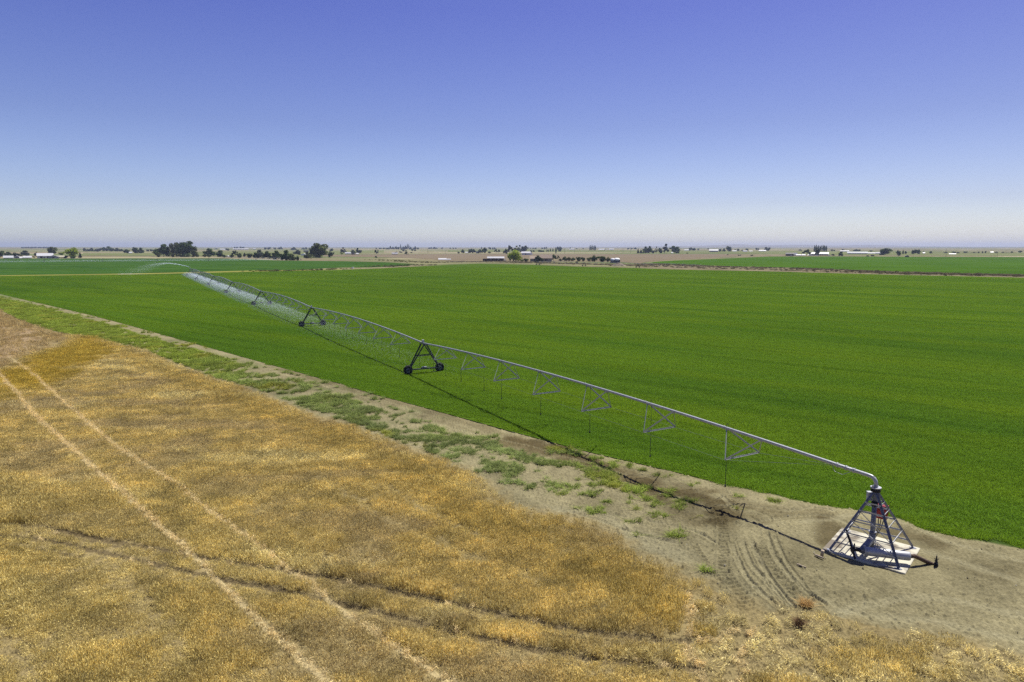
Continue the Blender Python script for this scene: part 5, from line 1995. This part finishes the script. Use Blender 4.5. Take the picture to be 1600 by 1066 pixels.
# dirt mound
p = at(968.5, 416.2)
k = scale_at(p)
vs, fs = [], []
n, mm = 24, 8
for j in range(mm + 1):
    t = j / mm
    for i in range(n):
        a_ = 2 * math.pi * i / n
        rr = (1 - t) * (1 + .15 * mnoise.noise(Vector((math.cos(a_) * 2, math.sin(a_) * 2, t * 3))))
        vs.append((math.cos(a_) * rr * 12.5 * k, math.sin(a_) * rr * 9 * k, (1 - (1 - t) ** 1.3) * 5.6 * k * (1 + .12 * mnoise.noise(Vector((math.cos(a_) * 3, math.sin(a_) * 3, t * 4))))))
for j in range(mm):
    for i in range(n):
        fs += [j * n + i, j * n + (i + 1) % n, (j + 1) * n + (i + 1) % n, (j + 1) * n + i]
o = link(bpy.data.objects.new('dirt_mound', np_mesh('dirt_mound', vs, fs, np.full(n * mm, 4), mat_plain('piled_dirt', (.19, .155, .105), .95, 0, .25, .4))))
o.location = p + Vector((0, 9 * k, 0))
tag(o, 'brown dirt mound in front of the white covered stacks', 'dirt mound')

G('faded_barn', 1109.5, 1122.5, 393.9, 391.8, 389.6, 'faded pinkish barn between hazy trees', mat_plain('faded_pink_boards', (.30, .22, .20), .8, 0, .1, 2), M_roofg, 'barn', doors=1, windows=2)
G('distant_shed', 1070, 1077.5, 391.6, 390.9, 389.9, 'white distant shed right of the right grove', M_wallw, M_roofw)
G('distant_shed', 1145, 1151, 393.2, 392.4, 391.5, 'low white shed right of the domed hazy tree', M_wallw, M_roofw)
G('white_shed', 1161.5, 1167.5, 393.8, 392.8, 391.6, 'white gable shed among hazy trees', M_wallgr, M_roofw)
G('distant_shed', 1171, 1176, 393.2, 392.6, 391.8, 'small pale shed right of the white gable shed', M_wallw, M_roofw)
G('long_shed', 1187, 1197, 393, 392, 390.8, 'long pale shed under the hazy dark tree', M_wallw, M_roofw)
G('white_crate_shed', 1049, 1052, 396, 395.2, 394, 'tiny white hut under the dark round tree of the right grove', M_wallw, M_roofw, 'hut')
G('dark_house', 1229, 1240.5, 400, 396.8, 395, 'dark walled house at the left of the right farmstead', M_wallbr, M_dark, 'house', windows=2, doors=1)
G('grey_roof_shed', 1238, 1246, 399.6, 398, 395.2, 'grey roofed shed leaning on the dark walled house', M_wallgr, M_roofg)
G('farm_shed', 1245, 1252.5, 400, 398.7, 397.6, 'low pale shed left under the green spreading tree', M_wallbr, M_roofw)
G('farm_shed', 1254, 1259, 399.9, 398.8, 397.2, 'white roofed shed under the green spreading tree', M_wallbr, M_roofw)
G('farm_shed', 1263, 1267, 399.6, 399, 397.8, 'tiny white roofed shed left of the black poplar pair', M_wallbr, M_roofw)
G('long_barn', 1268, 1295, 399.4, 396.8, 394.3, 'long grey roofed barn behind the black poplar pair', M_wallbr, M_roofg, 'barn', doors=2)
G('greenhouse', 1329, 1356, 397.2, 395.6, 393.4, 'large pale greenhouse on the right plain', M_greenh, M_greenh, 'greenhouse')
G('greenhouse', 1356, 1369, 396.9, 395.8, 394.6, 'smaller lower greenhouse joined right of the large pale one', M_greenh, M_greenh, 'greenhouse')
G('white_shed', 1369.5, 1377, 397, 395.6, 394, 'bright white shed left of the full round green tree', M_wallw, M_roofw)
G('distant_shed', 1315, 1327, 393.4, 392.5, 391.6, 'long white distant shed above the greenhouse', M_wallw, M_roofw)
G('roadside_hut', 1415.8, 1421.2, 401.9, 400.2, 398.8, 'white roofed dark hut at the far edge of the right field', M_wallbr, M_roofw, 'hut', axis='y')
G('distant_shed', 1443, 1446, 396.6, 395.4, 394.4, 'tiny white shed right of the wide tree pair', M_wallw, M_roofw)
G('distant_shed', 1485, 1494, 397.8, 397, 396.2, 'low pale distant shed right of the tall pole', M_wallw, M_roofw)
G('distant_shed', 1549, 1553, 395, 394.3, 393.3, 'faint white distant shed left of the last pole', M_wallw, M_roofw)


# vehicles parked at the right farmstead and machinery in the hedgerow
def vehicle(px, base, w, label, paint, name='parked_van', cat='van'):
    p = at(px, base)
    k = scale_at(p)
    L_ = max(5.0, w * k)
    s = L_ / 5.2
    r = empty(name, p, -.15)
    tag(r, label, cat)
    m = MB()
    m.poly([(-2.6, -.95, .45), (2.6, -.95, .45), (2.6, -.95, 1.2), (1.7, -.95, 1.35), (1.1, -.95, 2.15), (-2.6, -.95, 2.2)])
    m.poly([(-2.6, .95, 2.2), (1.1, .95, 2.15), (1.7, .95, 1.35), (2.6, .95, 1.2), (2.6, .95, .45), (-2.6, .95, .45)])
    pr = [(-2.6, .45), (2.6, .45), (2.6, 1.2), (1.7, 1.35), (1.1, 2.15), (-2.6, 2.2)]
    for i in range(6):
        a_, b_ = pr[i], pr[(i + 1) % 6]
        m.poly([(b_[0], -.95, b_[1]), (a_[0], -.95, a_[1]), (a_[0], .95, a_[1]), (b_[0], .95, b_[1])])
    m.build('body', paint, r)
    MB().box((.6, 0, 1.72), (1.1, 1.93, .5)).build('window', M_glass, r)
    for sx in (-1.6, 1.6):
        for sy in (-.85, .85):
            MB().tube([(sx, sy - .13, .4), (sx, sy + .13, .4)], .4, 12).build('wheel', M_black, r)
    r.scale = (s, s, s)
    return r


vehicle(1269, 400.1, 4, 'white van parked left of the black poplar pair', M_white)
vehicle(1277, 400.1, 4, 'white van parked before the black poplar pair', M_white)
vehicle(1236.8, 400.5, 2, 'pale van parked before the dark walled house', M_grey)
vehicle(1295.5, 400.3, 2.2, 'pale van at the right end of the long grey roofed barn', M_white)
vehicle(1356, 401, 4, 'dark pickup parked at the far edge of the right field', M_dark, 'parked_pickup', 'pickup')
vehicle(1363.5, 400.6, 5, 'dark larger truck parked right of the dark pickup', M_dark, 'parked_truck', 'truck')
vehicle(355.5, 401.5, 5, 'white machine half hidden in the hedgerow shrubs', M_white, 'farm_truck', 'truck')
vehicle(360.5, 401.5, 3.4, 'smaller white machine beside the first in the hedgerow shrubs', M_white, 'farm_truck', 'truck')


def pole(px, base, top, label, arm=True):
    p = at(px, base)
    k = scale_at(p)
    h = (base - top) * k
    r = empty('utility_pole', p)
    tag(r, label, 'utility pole', 'utility poles on the plain')
    MB().tube([(0, 0, -.3), (0, 0, h)], [max(.16, k * .16), max(.12, k * .12)], 7).build('post', M_bark, r)
    if arm:
        MB().box((0, 0, h * .93), (min(2.6, h * .25), .14, .16)).build('crossarm', M_bark, r)


for q in ((549.4, 397, 386.5, 'thin pole above the small white farm'), (555, 398, 387.8, 'right thin pole at the small white farm'), (659.4, 396.5, 391, 'short pole on the brown plain left of the middle'),
          (668.4, 396, 390.5, 'short pole right of the poplar farm on the brown plain'), (696.3, 397, 390.5, 'pole between the poplar farm and the middle farm'), (715.3, 396.5, 390.5, 'pole at the left end of the middle farm'),
          (882.3, 396.5, 387.5, 'pole on the plain right of the thick poplars'), (897.5, 396, 388.6, 'second pole right of the thick poplars'), (973.5, 396.5, 387.6, 'pole on the plain left of the right grove'),
          (984.8, 396.5, 386.4, 'taller pole nearest left of the right grove'), (1252.3, 400, 391, 'pole left of the green spreading tree'), (1477.8, 401.6, 389.3, 'tall pole at the far edge of the right field'), (1558.3, 402, 393.6, 'last pole toward the right edge'),
          (1403.2, 401, 391, 'pole beside the thin trunked dark tree')):
    pole(*q)

# white post box at the near edge of the dark field
p = at(551.3, 419.6)
r = empty('white_pump_box', p)
tag(r, 'lone white pump box at the edge of the dark green field', 'pump box')
MB().box((0, 0, .55), (1.6, 1.0, 1.1)).build('cabinet', M_white, r)
MB().box((0, 0, 1.14), (1.8, 1.2, .1)).build('lid', M_white, r)
p = at(1492.5, 499)
o = MB().box((0, 0, .45), (.5, .5, .9)).build('field_marker', M_white, None, p)
bpy.data.objects.remove(o)


# ------------------------------------------------------------------ hills
def hills(name, prof, dist, depth, col):
    pts = []
    P = [Vector((a, b, 0)) for a, b in prof]
    ln = smooth_line([(a, b) for a, b in prof], 8)
    nx, ny = len(ln), 7
    vs, fs = [], []
    for j in range(ny):
        t = j / (ny - 1)
        prof_h = math.sin(math.pi * min(1, .02 + t * .98)) ** .8
        for i, (x, y) in enumerate(ln):
            d = dist + depth * t
            X = (x - 800) / F * d / (CP)
            kk = (y - Y0) / F
            zt = H - kk * (dist + depth * .5)
            zb = hz(d) - 6
            nz = mnoise.noise(Vector((X / 900, d / 900, 3.3))) * .18
            vs.append((X, d, zb + (zt - zb) * prof_h * (1 + (nz if 0 < j < ny - 1 else 0))))
    for j in range(ny - 1):
        for i in range(nx - 1):
            fs += [j * nx + i, j * nx + i + 1, (j + 1) * nx + i + 1, (j + 1) * nx + i]
    m = mat_plain(name + '_grass', col, 1, 0, .2, .002)
    o = link(bpy.data.objects.new(name, np_mesh(name, vs, fs, np.full((nx - 1) * (ny - 1), 4), m, True)))
    tag(o, kind='structure')


hills('hills', [(480, 387.4), (620, 386.6), (760, 386.2), (900, 386.0), (1000, 385.4), (1060, 384.6), (1110, 383.6), (1142, 382.2), (1170, 382.9), (1200, 383.3), (1250, 382.8), (1300, 383.8), (1345, 383), (1400, 384.4), (1450, 385.2), (1500, 385.8), (1600, 386.8), (1750, 387.2), (2100, 387.6)],
      14500, 2500, (.17, .15, .10))
hills('low_hills', [(900, 388.6), (1000, 387.6), (1100, 386.3), (1200, 386.0), (1300, 386.3), (1390, 387.3), (1440, 388.2), (1480, 387.2), (1520, 386.2), (1600, 386.6), (1800, 387), (2100, 388)],
      8800, 1400, (.13, .125, .08))

# ------------------------------------------------------------------ air
HAZE = 6e-5
m = bpy.data.materials.new('hazy_air')
m.use_nodes = True
nt = m.node_tree
nt.nodes.clear()
out = nt.nodes.new('ShaderNodeOutputMaterial')
pv = nt.nodes.new('ShaderNodeVolumePrincipled')
pv.inputs['Color'].default_value = (.54, .63, .86, 1)
pv.inputs['Density'].default_value = HAZE
pv.inputs['Anisotropy'].default_value = .15
nt.links.new(pv.outputs[0], out.inputs['Volume'])
o = MB().box((0, 0, 79), (41000, 41000, 160)).build('haze', m)
tag(o, 'pale blue summer haze over the whole plain', None, None, 'stuff')

# ------------------------------------------------------------------ sun, sky, camera
SUN_EL, SUN_AZ = math.radians(57.5), math.atan2(.67, .74)
sd = Vector((math.sin(SUN_AZ) * math.cos(SUN_EL), math.cos(SUN_AZ) * math.cos(SUN_EL), math.sin(SUN_EL)))
ld = bpy.data.lights.new('sun', 'SUN')
ld.energy = 5.0
ld.angle = math.radians(.53)
ld.color = (1, .955, .88)
lo = link(bpy.data.objects.new('sun', ld))
lo.rotation_euler = sd.to_track_quat('Z', 'Y').to_euler()

w = bpy.data.worlds.new('World')
scene.world = w
w.use_nodes = True
nt = w.node_tree
N, L = nt.nodes, nt.links
N.clear()
wo = N.new('ShaderNodeOutputWorld')
bg = N.new('ShaderNodeBackground')
sky = N.new('ShaderNodeTexSky')
sky.sky_type = 'NISHITA'
sky.sun_disc = False
sky.sun_elevation = SUN_EL
sky.sun_rotation = SUN_AZ
sky.altitude = 400
sky.air_density = 1.0
sky.dust_density = 1.2
sky.ozone_density = 2.0
tint = N.new('ShaderNodeMix')
tint.data_type = 'RGBA'
tint.blend_type = 'MULTIPLY'
tint.inputs[0].default_value = 1
tint.inputs[7].default_value = (1.15, 1.0, 1.12, 1)
tc = N.new('ShaderNodeTexCoord')
sx = N.new('ShaderNodeSeparateXYZ')
L.new(tc.outputs['Generated'], sx.inputs[0])
ramp = N.new('ShaderNodeValToRGB')
L.new(sx.outputs['Z'], ramp.inputs['Fac'])
SKYR = [(0.0, (1.12, 1.17, 1.34)), (.017, (1.09, 1.14, 1.33)), (.062, (.83, .83, 1.06)), (.167, (.61, .595, .88)), (.31, (.465, .44, .87)), (1.0, (.40, .39, .76))]
while len(ramp.color_ramp.elements) < len(SKYR):
    ramp.color_ramp.elements.new(.5)
for e_, (p_, c_) in zip(ramp.color_ramp.elements, SKYR):
    e_.position, e_.color = p_, (*c_, 1)
side = N.new('ShaderNodeMapRange')
side.inputs['From Min'].default_value = -.6
side.inputs['From Max'].default_value = .6
side.inputs['To Min'].default_value = .93
side.inputs['To Max'].default_value = .74
L.new(sx.outputs['X'], side.inputs['Value'])
grade = N.new('ShaderNodeVectorMath')
grade.operation = 'SCALE'
L.new(ramp.outputs['Color'], grade.inputs[0])
L.new(side.outputs['Result'], grade.inputs['Scale'])
L.new(grade.outputs['Vector'], tint.inputs[7])
L.new(sky.outputs[0], tint.inputs[6])
L.new(tint.outputs[2], bg.inputs['Color'])
bg.inputs['Strength'].default_value = .10
L.new(bg.outputs[0], wo.inputs['Surface'])

cam = bpy.data.cameras.new('camera')
cam.lens = 24.0
cam.sensor_width = 36.0
cam.clip_end = 80000
cam.clip_start = .5
co = link(bpy.data.objects.new('camera', cam))
co.location = (0, 0, H)
co.rotation_euler = (math.pi / 2 - PITCH, 0, 0)
scene.camera = co
scene.view_settings.view_transform = 'Standard'
scene.view_settings.look = 'None'
scene.view_settings.exposure = 0.5
scene.view_settings.gamma = 1.0
scene.cycles.use_denoising = False
scene.cycles.volume_bounces = 0
scene.cycles.max_bounces = 6
scene.cycles.transparent_max_bounces = 8
